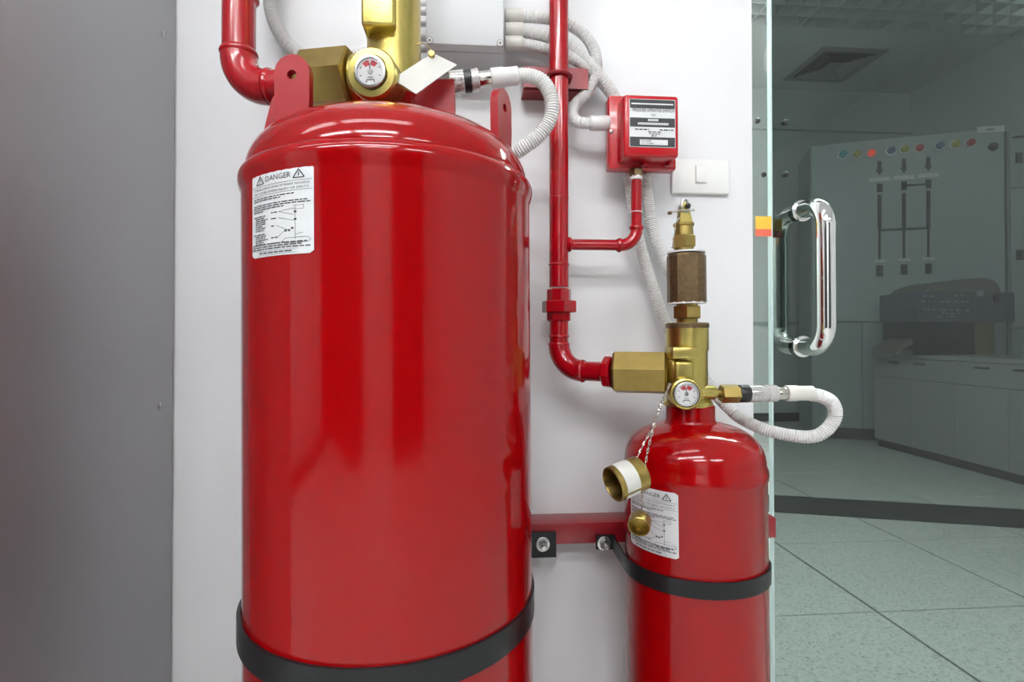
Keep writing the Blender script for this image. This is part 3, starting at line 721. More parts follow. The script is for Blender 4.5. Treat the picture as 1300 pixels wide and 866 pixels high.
obj('pin_bead', lathe(B(), [(0.0, 0), (0.0028, 0.001), (0.0032, 0.006), (0.0, 0.008)], P(851, 270.5, SY - 0.012), (1, 0, 0.1), 10), M['bronze'], act)
obj('pin_wire', tube(B(), spline([P(876, 266, SY - 0.012), P(882, 264.5, SY - 0.012), P(884, 266, SY - 0.012)]), 0.0007, 6), M['zinc'], act)
# outlet boss to the left, right pressure port
vzo = P(860, 469, SY).z
lp = P(846, 470, SY - 0.012); dv = (lp - Vector((SVX, SY, vzo))); Lb = dv.length
obj('outlet_boss', lathe(B(), [(pxm(18), 0.01), (pxm(20), Lb - 0.012), (pxm(17), Lb - 0.004), (pxm(12), Lb)], (SVX, SY, vzo), dv, 28), M['brass'], sv)
pz_ = P(899, 498.5, SY - 0.02).z
obj('port_boss', lathe(B(), [(pxm(9), 0), (pxm(9), 0.036), (pxm(7.5), 0.040)], (SVX, SY - 0.02, pz_), (1, 0, 0), 20), M['brass'], sv)
gauge(small, P(872.5, 500, SY - 0.052), (-0.18, -1, 0.04), 0.0198, sv, 0.045, 0.0265)

# connectors and looped white hose of the small cylinder
Yc = SY - 0.02
cz = P(930, 500, Yc).z
def sec(name, px0, px1, rpx, m, parent, hexa=False, label=None, y=Yc, zc=None, prof=None):
    a = P(px0, 500, y).x; b = P(px1, 500, y).x; z_ = zc if zc is not None else cz; rad = rpx / 690 * 0.90
    if hexa: bm = hexp(B(), rad, 0, b - a, (a, y, z_), (1, 0, 0), a0=0.25, ch=0.001)
    elif prof: bm = lathe(B(), [(rad * q, (b - a) * s) for q, s in prof], (a, y, z_), (1, 0, 0), 24)
    else: bm = lathe(B(), [(rad * 0.95, 0), (rad, (b - a) * 0.08), (rad, (b - a) * 0.92), (rad * 0.95, b - a)], (a, y, z_), (1, 0, 0), 24)
    return obj(name, bm, m, parent, 30, label)
hose = empty('flexible_conduit', P(915, 500, Yc), 'white corrugated conduit looping out from the brass valve in front of the glass door', 'conduit')
sec('thin_stem', 904, 916, 4.5, M['brass_dark'], hose)
sec('brass_nut', 915, 937, 12, M['brass_hex'], hose, True)
sec('seal_ring', 937, 950, 11.6, M['dark'], hose)
sv_ = sec('connector_sleeve', 950, 986, 11.2, M['clear_lab'], hose, prof=[(1, 0), (1.02, 0.03), (1.02, 0.42), (0.9, 0.45), (0.9, 0.62), (1.0, 0.65), (1.0, 0.95), (0.8, 1)], label='shiny clear sleeve with tiny print')
bm = B(); rs = 11.2 / 690 * 0.9 * 1.02 + 0.0004
xa = P(952, 500, Yc).x
for i in range(7):
    for k_ in range(9):
        if random.random() < 0.35: continue
        a = R(115 + k_ * 16); xx = xa + i * 0.0024
        q = [Vector((xx + du, Yc + rs * math.cos(a + da), cz + rs * math.sin(a + da))) for du, da in ((0, 0), (0.0009, 0), (0.0009, 0.14), (0, 0.14))]
        bm.faces.new([bm.verts.new(v) for v in q])
obj('sleeve_print', bm, M['ink'], sv_)
sec('metal_ferrule', 984, 1000, 8.6, M['nickel'], hose)
sec('hose_coupling', 998, 1032, 10.4, M['pvc_cream'], hose, prof=[(0.96, 0), (1, 0.03), (1, 0.38), (0.93, 0.42), (0.93, 0.97), (0.8, 1)])
hr2 = 0.0118
hp = [P(1030, 501, Yc), P(1042, 503, Yc), P(1056, 511, Yc + 0.002), P(1060.5, 527, Yc + 0.005), P(1051, 544, Yc + 0.01), P(1033, 554, Yc + 0.02), P(1005, 553, Yc + 0.035), P(970, 545, Yc + 0.06), P(940, 531, 0.98), P(922, 515, 1.00), P(908, 500, 1.02), P(890, 475, 1.04), P(865, 445, 1.045), P(845, 410, 1.045), P(832, 375, 1.045), P(822, 345, 1.045), P(814, 315, 1.045), P(806, 275, 1.045), P(799, 230, 1.045), P(793, 190, 1.045)]
obj('hose', corrugated(B(), hp, hr2, 0.0040), M['pvc'], hose, 60)

# second run goes up behind the pressure switch to the terminal box
TBF = 0.963
TBY = 1.035
def gland(parent, px0, px1, py, y, rpx, m=None, name='gland'):
    a = P(px0, py, y); b = P(px1, py, y); rad = rpx / 690 * y
    return obj(name, lathe(B(), [(rad * 0.9, 0), (rad, 0.002), (rad, (b - a).length - 0.002), (rad * 0.9, (b - a).length)], a, b - a, 20), m or M['pvc_cream'], parent)
cr = 0.0115
runs = [
    ('upper white conduit curving down from the terminal box to the pressure switch', [P(662, 21, TBY), P(690, 23, TBY), P(720, 30, TBY), P(744, 47, TBY), P(756, 70, TBY), P(756, 95, TBY), P(745, 117, TBY), P(731, 132, TBY), P(727, 146, TBY - 0.01), P(734, 155, TBY - 0.02), P(752, 157, TBY - 0.025)], 20),
    ('middle white conduit from the terminal box passing behind the pressure switch', [P(662, 39, TBY), P(690, 45, TBY), P(720, 58, TBY), P(748, 80, TBY), P(772, 110, TBY), P(787, 140, TBY), P(793, 188, TBY)], 38),
    ('lower white conduit from the terminal box running down behind the bronze coupling', [P(662, 56, TBY), P(692, 62, TBY), P(722, 72, TBY), P(750, 90, TBY + 0.005), P(778, 122, TBY + 0.01), P(800, 155, TBY + 0.012), P(815, 195, TBY + 0.012), P(821, 240, TBY + 0.012), P(828, 290, TBY + 0.012), P(842, 330, TBY + 0.012), P(858, 362, TBY + 0.012), P(874, 400, TBY + 0.012), P(880, 470, TBY + 0.012)], 55),
]
for lab, pts, gy in runs[:]:
    c = empty('flexible_conduit', pts[0], lab, 'conduit')
    obj('hose', corrugated(B(), pts, cr, 0.0040), M['pvc'], c, 60)
    gland(c, 641, 664, gy, TBY, 9, name='hose_coupling')
    if gy == 20:
        gland(c, 749, 773, 156.5, TBY - 0.025, 9.5, M['pvc'], name='hose_coupling')

# ------------------------------------------------------------------ terminal box
xl, xr = P(541, 40, TBF).x, P(639.5, 40, TBF).x; zl = P(590, 57, TBF).z; zh = zl + 0.19
t = empty('terminal_box', ((xl + xr) / 2, WALL, zl), 'pale grey plastic terminal box with screwed lid on the white wall', 'box')
lid = obj('lid', box2(B(), (xl, TBF, zl), (xr, 0.990, zh), 0.003, 2), M['box_grey'], t)
obj('lid_gasket', box2(B(), (xl + 0.002, 0.9895, zl + 0.002), (xr - 0.002, 0.9925, zh - 0.002)), M['ink_grey'], t)
obj('box_body', box2(B(), (xl + 0.001, 0.992, zl + 0.001), (xr - 0.001, WALL - 0.0005, zh - 0.001), 0.003, 2), M['box_grey'], t)
for px, py in ((545.5, 51.5), (635, 55)):
    p = P(px, py, TBF - 0.0004)
    s = obj('lid_screw', lathe(B(), [(0.0055, 0), (0.0055, 0.001), (0.0045, 0.0016), (0, 0.0016)], p, (0, -1, 0), 18), M['pvc'], t)
    bm = B()
    a = 0.7 if px < 600 else 0.0
    for q in (a, a + PI / 2): box(bm, p + Vector((0, -0.0017, 0)), (0.0065, 0.0006, 0.0013), Matrix.Rotation(q, 3, 'Y'))
    lathe(bm, [(0.0055, 0.001), (0.0062, 0.0012), (0.0062, 0.0004), (0.0055, 0.0004)], p, (0, -1, 0), 18, cap=False)
    obj('cross_slot', bm, M['ink'], s)
for px in (572, 611):
    c = P(px, 83, 1.035); bm = B()
    lathe(bm, [(0.010, 0), (0.0108, 0.0006), (0.0116, 0)], (c.x, 1.035, zl + 0.0008), (0, 0, -1), 24, cap=False)
    obj('knockout', bm, M['box_grey'], t)
for py in (4, 14, 28, 47, 61):
    gland(t, 526, 542, py, TBY, 5.5, M['pvc'])

# left white conduit
pts = [P(352, -60, 1.05), P(345, -25, 1.05), P(343.5, 2, 1.05), P(349, 28, 1.05), P(363, 53, 1.05), P(383, 70, 1.05), P(410, 78, 1.05), P(440, 74, 1.05), P(480, 66, 1.045), P(526, 61, 1.035)]
c = empty('flexible_conduit', pts[0], 'white conduit curving down between the thick red pipe and the brass union', 'conduit')
obj('hose', corrugated(B(), pts, 0.0135, 0.0040), M['pvc'], c, 60)

# conduit at the large valve
Ye = 0.87
c = empty('flexible_conduit', P(600, 100, Ye), 'white conduit arching from the large cylinder valve down behind its shoulder', 'conduit')
ca, cb = P(571, 105, Ye), P(658, 96, Ye); dcv = (cb - ca).normalized(); LL = (cb - ca).length
def seg(name, f0, f1, rpx, m, prof=None, label=None):
    a = ca + dcv * LL * f0; L_ = LL * (f1 - f0); rad = rpx / 690 * Ye
    prof = prof or [(0.95, 0), (1, 0.06), (1, 0.94), (0.95, 1)]
    return obj(name, lathe(B(), [(rad * q, L_ * s) for q, s in prof], a, dcv, 26), m, c, 30, label)
s1 = seg('connector_sleeve', 0.0, 0.24, 14.2, M['clear_lab'], label='shiny sleeve with tiny print')
seg('seal_ring', 0.20, 0.31, 14.4, M['dark'])
seg('connector_nut', 0.31, 0.42, 13.4, M['clear_lab'], [(0.95, 0), (1, 0.1), (1, 0.6), (1.06, 0.65), (1.06, 0.9), (1, 1)])
seg('metal_ferrule', 0.40, 0.64, 10, M['nickel'])
seg('hose_coupling', 0.60, 1.0, 12, M['pvc'], [(0.96, 0), (1.03, 0.04), (1.03, 0.45), (0.95, 0.5), (0.95, 0.97), (0.85, 1)])
bm = B(); rs = 14.2 / 690 * Ye + 0.0004; x_, y_, z_ = frame(dcv)
for i in range(6):
    for k_ in range(14):
        if random.random() < 0.45: continue
        a = k_ * 0.25 + PI * 0.9; o_ = ca + dcv * (0.002 + i * 0.0032)
        q = [o_ + dcv * du + (x_ * math.cos(a + da) + y_ * math.sin(a + da)) * rs for du, da in ((0, 0), (0.0012, 0), (0.0012, 0.15), (0, 0.15))]
        bm.faces.new([bm.verts.new(v) for v in q])
obj('sleeve_print', bm, M['ink'], s1)
pts = [cb - dcv * 0.004, P(672, 96.5, Ye), P(688, 103, Ye), P(698, 118, Ye), P(701, 138, Ye), P(696, 156, Ye + 0.003), P(682, 174, Ye + 0.006), P(662, 189, Ye + 0.012), P(640, 202, Ye + 0.03), P(618, 215, Ye + 0.07)]
obj('hose', corrugated(B(), pts, 0.0123, 0.0040), M['pvc'], c, 60)

# ------------------------------------------------------------------ red pipe run to the small cylinder
PY = 1.0; prr = 0.0180
px_ = P(709.5, 250, PY).x
t = empty('discharge_pipe', (px_, PY, 0.87), 'slim red pipe running down the wall and across to the small cylinder valve', 'pipe')
zE = P(712, 470, PY).z
zU = lambda py: P(709.5, py, PY).z
er = 0.048
tgt = P(781, 471, SY + 0.028)
hd = Vector((tgt.x - px_, tgt.y - PY, 0)).normalized()
obj('riser_pipe', cyl(B(), prr, (px_, PY, zU(365)), (px_, PY, 1.75), 26), M['red_pipe'], t)
obj('lower_pipe', cyl(B(), prr - 0.0005, (px_, PY, zE + er), (px_, PY, zU(392)), 26), M['red_pipe'], t)
def hx_(name, py0, py1, rpx, segs=6, a0=0.3, par=None):
    return obj(name, hexp(B(), rpx / 690 * PY * 1.0, zU(py1), zU(py0), (px_, PY, 0), (0, 0, 1), a0=a0, segs=segs, ch=0.002), M['red_pipe'], par or t, 22)
un = hx_('pipe_union', 382, 397, 22.5, 6, 0.12)
hx_('union_shoulder', 367, 383, 15.5, 8, 0.0, un)
hx_('union_tail', 396, 408, 15.8, 8, 0.1, un)
def bead(o_, ax_, r_, g=0.0025, wdt=0.004):
    return obj('weld_bead', lathe(B(), [(r_, -wdt), (r_ + g * 0.8, -wdt * 0.4), (r_ + g, 0), (r_ + g * 0.8, wdt * 0.4), (r_, wdt)], o_, ax_, 26, cap=False), M['red_pipe'], t)
for py in (252, 336, 427): bead((px_, PY, zU(py)), (0, 0, 1), prr - 0.0006, 0.0022 if py != 252 else 0.0012, 0.003)
bead((px_, PY, zE + er), (0, 0, 1), prr)
Cc = Vector((px_, PY, zE + er)) + hd * er
pts = [Cc - hd * er * math.cos(a * PI / 24) - Vector((0, 0, 1)) * er * math.sin(a * PI / 24) for a in range(13)]
obj('pipe_elbow', tube(B(), pts, prr + 0.0016, 26), M['red_pipe'], t)
e0 = Vector((px_, PY, zE)) + hd * er
bead(e0, hd, prr + 0.0005)
eL = (Vector((tgt.x, tgt.y, 0)) - Vector((e0.x, e0.y, 0))).length
obj('cross_pipe', cyl(B(), prr - 0.0005, e0, e0 + hd * (eL - 0.004), 26), M['red_pipe'], t)
obj('bushing', hexp(B(), 0.0285, eL - 0.020, eL - 0.004, e0, hd, a0=0.2, ch=0.003, segs=8), M['red_pipe'], t, 22)
cpl = P(847, 470, SY - 0.002); d2 = (Vector((cpl.x, cpl.y, e0.z)) - (e0 + hd * (eL - 0.004))); 
obj('brass_coupling', hexp(B(), 0.0385, 0, d2.length, e0 + hd * (eL - 0.004), d2, a0=-0.20, ch=0.004), M['brass_hex'], t, 20, 'brass hexagonal coupling')
# branch to the switch
zB = P(760, 311, PY).z; br = 0.0102; bxe = P(808, 290, PY).x; rb = 0.030
obj('branch_pipe', cyl(B(), br, (px_ + 0.01, PY, zB), (bxe - rb, PY, zB), 18), M['red_pipe'], t)
bead((px_ + prr + 0.002, PY, zB), (1, 0, 0), br, 0.004, 0.005)
bead((bxe - rb - 0.003, PY, zB), (1, 0, 0), br + 0.001, 0.0025, 0.005)
obj('branch_elbow', tube(B(), [Vector((bxe - rb + rb * math.sin(a * PI / 20), PY, zB + rb - rb * math.cos(a * PI / 20))) for a in range(11)], br + 0.0012, 18), M['red_pipe'], t)
bead((bxe, PY, zB + rb + 0.003), (0, 0, 1), br + 0.001, 0.0025, 0.005)
zS = P(808, 214, PY).z
bp = obj('branch_riser', cyl(B(), br, (bxe, PY, zB + rb), (bxe, PY, zS - 0.002), 18), M['red_pipe'], t)
obj('thread_tape', lathe(B(), [(br, 0), (br + 0.0012, 0.0005), (br + 0.0012, 0.0015), (br, 0.002)], (bxe, PY, P(808, 270, PY).z), segs=18, cap=False), M['pvc'], bp)
obj('thread_tape', lathe(B(), [(br, 0), (br + 0.0016, 0.001), (br + 0.0008, 0.009), (br, 0.010)], (bxe, PY, P(808, 229, PY).z), segs=18, cap=False), M['pvc'], bp)
obj('brass_adapter', hexp(B(), br + 0.0025, P(808, 225, PY).z, zS - 0.001, (bxe, PY, 0), (0, 0, 1)), M['bronze'], bp)
# stub channel and u-bolt
a = P(665, 84, BEAM); b = P(747, 113, BEAM)
t2 = empty('pipe_bracket', ((a.x + b.x) / 2, WALL, b.z), 'short red channel bracket clamping the slim red pipe to the wall', 'bracket')
bm = B(); th = 0.003
box2(bm, (a.x, BEAM, b.z), (b.x, BEAM + th, a.z)); box2(bm, (a.x, BEAM, a.z - th), (b.x, WALL - 0.0005, a.z)); box2(bm, (a.x, BEAM + 0.012, b.z), (b.x, WALL - 0.0005, b.z + th))
obj('channel', bm, M['red_steel'], t2)
zub = P(710, 91, PY - 0.02).z
obj('u_bolt', tube(B(), [Vector((px_ - 0.0225, BEAM + 0.004, zub))] + [Vector((px_ - 0.0225 * math.cos(k_ * PI / 14), PY - 0.0225 * math.sin(k_ * PI / 14), zub)) for k_ in range(15)] + [Vector((px_ + 0.0225, BEAM + 0.004, zub))], 0.0036, 10), M['red_steel'], t2)

# ------------------------------------------------------------------ pressure switch
SB, SF = 1.032, 0.957
a = P(773, 214, SB - 0.028); b = P(858, 124, SB - 0.028)
t = empty('pressure_switch', ((a.x + b.x) / 2, SB, a.z), 'red cast pressure switch box with a black and white nameplate on the wall', 'switch box')
obj('base_box', box2(B(), (a.x, SB - 0.030, a.z), (b.x, SB, b.z), 0.004, 2), M['red_box'], t)
fa = P(792, 198, SF); fb = P(862, 121.5, SF)
obj('mount_feet', box2(B(), (a.x + 0.03, SB - 0.001, a.z + 0.03), (b.x - 0.012, WALL - 0.0005, b.z - 0.03)), M['red_box'], t)
cv = obj('cover', box2(B(), (fa.x, SF, fa.z), (fb.x, SB - 0.029, fb.z), 0.006, 3), M['red_box'], t)
for px, py in ((775.5, 167), (786.5, 167)):
    obj('cover_screw', lathe(B(), [(0.0036, 0), (0.0036, 0.003), (0.0015, 0.0045), (0, 0.0045)], P(px, py, SB - 0.030 if px < 780 else SB - 0.030), (0, -1, 0), 14), M['zinc'], t)
for px in (817, 848):
    p = P(px, 209, SB - 0.034)
    obj('cover_screw', lathe(B(), [(0.0038, 0), (0.0038, 0.004), (0.002, 0.006), (0, 0.006)], (p.x, SB - 0.030, p.z), (0, -1, 0), 14), M['zinc'], t)
    obj('cover_rib', cyl(B(), 0.006, (p.x, SB - 0.042, a.z + 0.003), (p.x, SB - 0.042, fa.z + 0.01), 14), M['red_box'], t)
na = P(799, 186.5, SF); nb = P(857, 127.5, SF); nw, nh = nb.x - na.x, nb.z - na.z
npl = obj('nameplate', box2(B(), (na.x, SF - 0.0012, na.z), (nb.x, SF - 0.0001, nb.z)), M['label'], cv, label='black and white striped nameplate')
# the nameplate print belongs to the plate (third level), so the cover's own parent is skipped
npl.parent = t; npl.matrix_parent_inverse = cv.matrix_parent_inverse.copy()
fm = lambda u, v: Vector((na.x + u * nw, SF - 0.0015, na.z + v * nh))
fm2 = lambda u, v: Vector((na.x + u * nw, SF - 0.0018, na.z + v * nh))
bm = B()
for v0, v1 in ((0.81, 0.99), (0.42, 0.61), (0.01, 0.21)): put_quad(bm, 0.01, v0, 0.99, v1, fm)
obj('black_bands', bm, M['ink'], npl)
bm = B()
fm3 = lambda u, v: Vector((na.x + u * nw, SF - 0.0021, na.z + v * nh))
def tx(bm_, s, u, v, h, wd): 
    vs, fs = text_mesh(s, 1.0); ww = max(p.x for p in vs) - min(p.x for p in vs); hh = max(p.y for p in vs) - min(p.y for p in vs)
    nv = [bm_.verts.new(fm3(u + p.x / ww * wd, v + p.y / hh * h)) for p in vs]
    for f in fs:
        try: bm_.faces.new([nv[i] for i in f])
        except ValueError: pass
tx(bm, 'PRESSURE OPERATED SWITCH', 0.52, 0.765, 0.07, 0.90); tx(bm, 'DPDT', 0.52, 0.665, 0.04, 0.10)
rnd = random.Random(5)
def words(bm_, u0, u1, v, h):
    u = u0
    while u < u1 - 0.01:
        L_ = min(rnd.uniform(0.03, 0.09), u1 - u); put_quad(bm_, u, v - h / 2, u + L_, v + h / 2, fm2); u += L_ + 0.02
words(bm, 0.12, 0.42, 0.365, 0.025); words(bm, 0.65, 0.95, 0.365, 0.025); words(bm, 0.40, 0.68, 0.315, 0.02); words(bm, 0.42, 0.66, 0.275, 0.02); words(bm, 0.47, 0.6, 0.235, 0.02)
tx(bm, 'P/N 60088', 0.36, 0.125, 0.035, 0.22); tx(bm, 'U 173882', 0.40, 0.075, 0.035, 0.26)
obj('plate_lettering', bm, M['ink'], npl)
bm = B()
put_quad(bm, 0.04, 0.885, 0.95, 0.912, fm2); put_quad(bm, 0.22, 0.045, 0.83, 0.155, fm2)
for v, u0, u1 in ((0.565, 0.40, 0.63), (0.487, 0.18, 0.85)):
    u = u0
    while u < u1:
        L_ = 0.025; put_quad(bm, u, v - 0.024, min(u + L_, u1), v + 0.024, fm2); u += L_ + 0.008
obj('white_marks', bm, M['label'], npl)

# light switch
a = P(853.5, 245, WALL - 0.012); b = P(927, 202.5, WALL - 0.012)
t = empty('light_switch', ((a.x + b.x) / 2, WALL, a.z), 'white wall light switch with one small rocker, right of the red switch box', 'switch')
obj('switch_plate', box2(B(), (a.x, WALL - 0.011, a.z), (b.x, WALL - 0.0004, b.z), 0.004, 3), M['switch'], t)
a = P(883.5, 232, WALL - 0.013); b = P(897, 210.5, WALL - 0.013)
rk = obj('rocker', box2(B(), (a.x, WALL - 0.015, a.z), (b.x, WALL - 0.010, b.z), 0.0015, 2), M['switch'], t)
obj('rocker_surround', box2(B(), (a.x - 0.0012, WALL - 0.0114, a.z - 0.0012), (b.x + 0.0012, WALL - 0.0105, b.z + 0.0012)), M['pvc_cream'], t)

# ------------------------------------------------------------------ chains and brass caps
def chain(bm, pts, L=0.0080, wd=0.0036, r=0.0008):
    Pp = resample(spline(pts, 0.001), L * 0.78)
    for i in range(len(Pp) - 1):
        c_ = (Pp[i] + Pp[i + 1]) / 2; d = (Pp[i + 1] - Pp[i]).normalized(); x, y, z = frame(d)
        if i % 2: x, y = y, x
        q = 0.5
        sx = (x * math.cos(q) + y * math.sin(q)) if True else x
        ring = [c_ + d * (L / 2 * math.cos(2 * PI * k_ / 10)) + sx * (wd / 2 * math.sin(2 * PI * k_ / 10)) for k_ in range(11)]
        tube(bm, ring, r, 5)
    return bm
YC = SY - 0.13
top = P(850, 487, SY - 0.065)
ch1 = obj('bead_chain', chain(B(), [top, P(834, 530, YC), P(820, 558, YC - 0.005), P(804, 590, YC - 0.01)]), M['nickel'])
tag(ch1, 'thin steel chain from the brass valve to the larger labelled brass cap', 'chain')
ch2 = obj('bead_chain', chain(B(), [top + Vector((0.001, -0.002, 0)), P(837, 518, YC), P(824, 565, YC - 0.008), P(818, 600, YC - 0.012), P(816, 630, YC - 0.014), P(814.5, 652, YC - 0.014)]), M['nickel'])
tag(ch2, 'thin steel chain hanging over the danger label to the smaller brass cap', 'chain')
ch3 = obj('bead_chain', chain(B(), [P(863, 276, SY - 0.014), P(858, 283, SY - 0.014), P(857, 292, SY - 0.016), P(855, 303, SY - 0.018), P(853, 315, SY - 0.018)], 0.006, 0.0022, 0.0005), M['nickel'])
tag(ch3, 'short fine chain on the safety pin at the top of the valve stack', 'chain')
# cap one: open brass cap with paper band
c0 = P(777.5, 615.5, YC - 0.035); c1 = P(809, 602, YC - 0.022)
d = (c1 - c0).normalized(); L1 = (c1 - c0).length + 0.006; r1 = 0.0245
t = empty('brass_cap', c0, 'open brass outlet cap with white paper band, hanging on its chain', 'cap')
obj('cap_shell', lathe(B(), [(0.0, L1), (r1 * 0.9, L1), (r1, L1 - 0.002), (r1, 0.001), (r1 - 0.001, 0), (r1 - 0.003, 0.0), (r1 - 0.0035, 0.002), (r1 - 0.0035, L1 - 0.004), (0, L1 - 0.004)], c0, d, 40, cap=False), M['brass_dark'], t, 40)
x, y, z = frame(d)
bm = B(); K = 40
for i in range(K - 1):
    a0_, a1_ = -2.6 + i / K * 2 * PI, -2.6 + (i + 1) / K * 2 * PI
    q = [c0 + d * h_ + (x * math.cos(a_) + y * math.sin(a_)) * (r1 + 0.0005) for h_, a_ in ((L1 * 0.16, a0_), (L1 * 0.62, a0_), (L1 * 0.62, a1_), (L1 * 0.16, a1_))]
    bm.faces.new([bm.verts.new(v) for v in q])
bmesh.ops.remove_doubles(bm, verts=bm.verts, dist=0.0001)
obj('paper_band', bm, M['paper'], t, 60, 'white paper band around the cap')
# cap two
c0 = P(811, 669, YC - 0.035); d = Vector((-0.50, -0.80, 0.10)).normalized(); d = Vector((-0.42, -0.85, -0.30)).normalized()
t = empty('brass_cap', c0, 'small round brass cap hanging on its chain in front of the danger label', 'cap')
r2 = 0.0155
obj('cap_shell', lathe(B(), [(0, -0.018), (r2 * 0.9, -0.018), (r2, -0.016), (r2, 0.0), (r2 - 0.001, 0.001), (r2 - 0.002, 0.0005), (r2 - 0.0024, -0.002), (r2 - 0.0024, -0.014), (0, -0.0145)], c0, d, 32, cap=False), M['brass_hex'], t, 40)
obj('chain_eye', tube(B(), [P(814.5, 652, YC - 0.014) + Vector((0.003 * math.cos(k_ * PI / 6), 0, 0.003 * math.sin(k_ * PI / 6))) for k_ in range(13)], 0.0006, 6), M['nickel'], t)

# ------------------------------------------------------------------ room behind the glass: panel, counter, printer
pl, pr_ = Vector((3.13, 4.77, 0)), Vector((4.475, 4.215, 0))
pd = (pr_ - pl).normalized(); pn = Vector((pd.y, -pd.x, 0)); PH = 2.69; PW = (pr_ - pl).length
if pn.y > 0: pn = -pn
rotp = Matrix((( pd.x, -pn.x, 0), (pd.y, -pn.y, 0), (0, 0, 1)))      # local x along the front, y into the cabinet
panel = empty('control_panel', pl, 'tall grey-green control panel with coloured buttons and mimic diagram, behind the glass door', 'control panel')
def pbox(bm, u0, u1, y0, y1, z0, z1, bev=0.0):
    c_ = pl + pd * (u0 + u1) / 2 - pn * (y0 + y1) / 2 + Vector((0, 0, (z0 + z1) / 2))
    return box(bm, c_, (u1 - u0, y1 - y0, z1 - z0), rotp, bev, 1)
obj('body', pbox(B(), 0, PW, 0.022, 0.62, 0.0, PH), M['panel_side'], panel)
zs = at_plane(1150, 409, pl, pn).z
obj('upper_door', pbox(B(), 0.006, PW - 0.006, 0, 0.022, zs + 0.006, PH - 0.006, 0.004), M['panel'], panel)
us = (at_plane(1095, 450, pl, pn) - pl).dot(pd)
obj('lower_door', pbox(B(), 0.006, us - 0.003, 0, 0.022, 0.10, zs - 0.006, 0.004), M['panel_side'], panel)
obj('lower_door', pbox(B(), us + 0.003, PW - 0.006, 0, 0.022, 0.10, zs - 0.006, 0.004), M['panel_side'], panel)
obj('plinth', pbox(B(), 0.01, PW - 0.01, 0.012, 0.022, 0.0, 0.095), M['skirt'], panel)
def pp(px, py, k_=0.0): return at_plane(px, py, pl, pn) + pn * k_
cols = [(0.02, 0.35, 0.45), (0.5, 0.42, 0.03), (0.9, 0.06, 0.02), (0.10, 0.14, 0.30), (0.5, 0.42, 0.03), (0.55, 0.05, 0.04), (0.10, 0.17, 0.30), (0.5, 0.44, 0.03), (0.45, 0.04, 0.04)]
xs = [1069.5, 1087.5, 1105.5, 1130.5, 1148, 1166, 1192, 1212, 1231]; ys = [197, 196.5, 195, 192, 190, 188.5, 185.5, 183.5, 182]
for x, y, c_ in zip(xs, ys, cols):
    key = 'lens_%d_%d_%d' % tuple(int(q * 100) for q in c_)
    if key not in M: M[key] = mat(key, c_, 0.25, 0, 0.5, emit=c_ if c_[0] > 0.8 else None, estr=1.6 if c_[0] > 0.8 else 0)
    p = pp(x, y)
    b_ = obj('button', lathe(B(), [(0.042, 0), (0.042, 0.010), (0.036, 0.014), (0.031, 0.014)], p, pn, 20), M['pvc'], panel)
    obj('button_lens', lathe(B(), [(0.030, 0), (0.030, 0.026), (0.022, 0.034), (0, 0.036)], p + pn * 0.010, pn, 20), M[key], b_)
obj('key_lock', lathe(B(), [(0.034, 0), (0.034, 0.014), (0.02, 0.02), (0, 0.02)], pp(1260.5, 186.5), pn, 20), M['dark'], panel)
def pquad(px0, py0, px1, py1, m, name, th_=0.004, par=panel, slant=0.0):
    bm = B(); pts = [pp(px0, py1 + slant * 0), pp(px1, py1 - slant), pp(px1, py0 - slant), pp(px0, py0)]
    extrude_outline(bm, pts, pn * th_); return obj(name, bm, m, par)
M['mimic'] = mat('mimic_grey', (0.035, 0.037, 0.04), 0.5)
for i, x in enumerate((1116.5, 1147.5, 1178.5)):
    y = 204.5 - i * 2.6
    bm = B(); pts = [(-2.6, 0), (2.6, 0), (2.6, 11), (5.2, 11), (0, 18), (-5.2, 11), (-2.6, 11)]
    extrude_outline(bm, [pp(x + a, y + b) for a, b in pts], pn * 0.004); obj('arrow_mark', bm, M['mimic'], panel)
    pquad(x - 13, y + 21.5, x + 13.5, y + 26.5, M['pvc'], 'name_strip', slant=1.4)
    pquad(x - 3.4, y + 29, x + 3.4, y + 39.5, M['mimic'], 'switch_block', 0.01)
    pquad(x - 2.6, y + 43, x + 2.6, 291 - i * 1.5, M['mimic'], 'mimic_line')
    pquad(x - 1.6, 294 - i * 1.5, x + 1.6, 329 - i * 1.3, M['mimic'], 'mimic_line')
    pquad(x - 7.5, 330 - i * 1.4, x + 8.5, 333 - i * 1.4, M['pvc'], 'name_strip', slant=0.5)
    pquad(x - 4, 337 - i * 1.2, x + 4.2, 350 - i * 1.2, M['mimic'], 'switch_block', 0.01)
pquad(1115, 291, 1181, 294, M['mimic'], 'mimic_line', slant=3.0)
pquad(1151, 234.5, 1175, 236.5, M['mimic'], 'mimic_line', slant=1.4)
pla = pquad(1240, 161.5, 1275, 169, M['pvc'], 'top_plate', 0.006, slant=2.2)
bm = B(); extrude_outline(bm, [pp(1252, 166, 0.006), pp(1262, 165.5, 0.006), pp(1262, 163.5, 0.006), pp(1252, 164, 0.006)], pn * 0.001); obj('plate_print', bm, M['ink_grey'], pla)
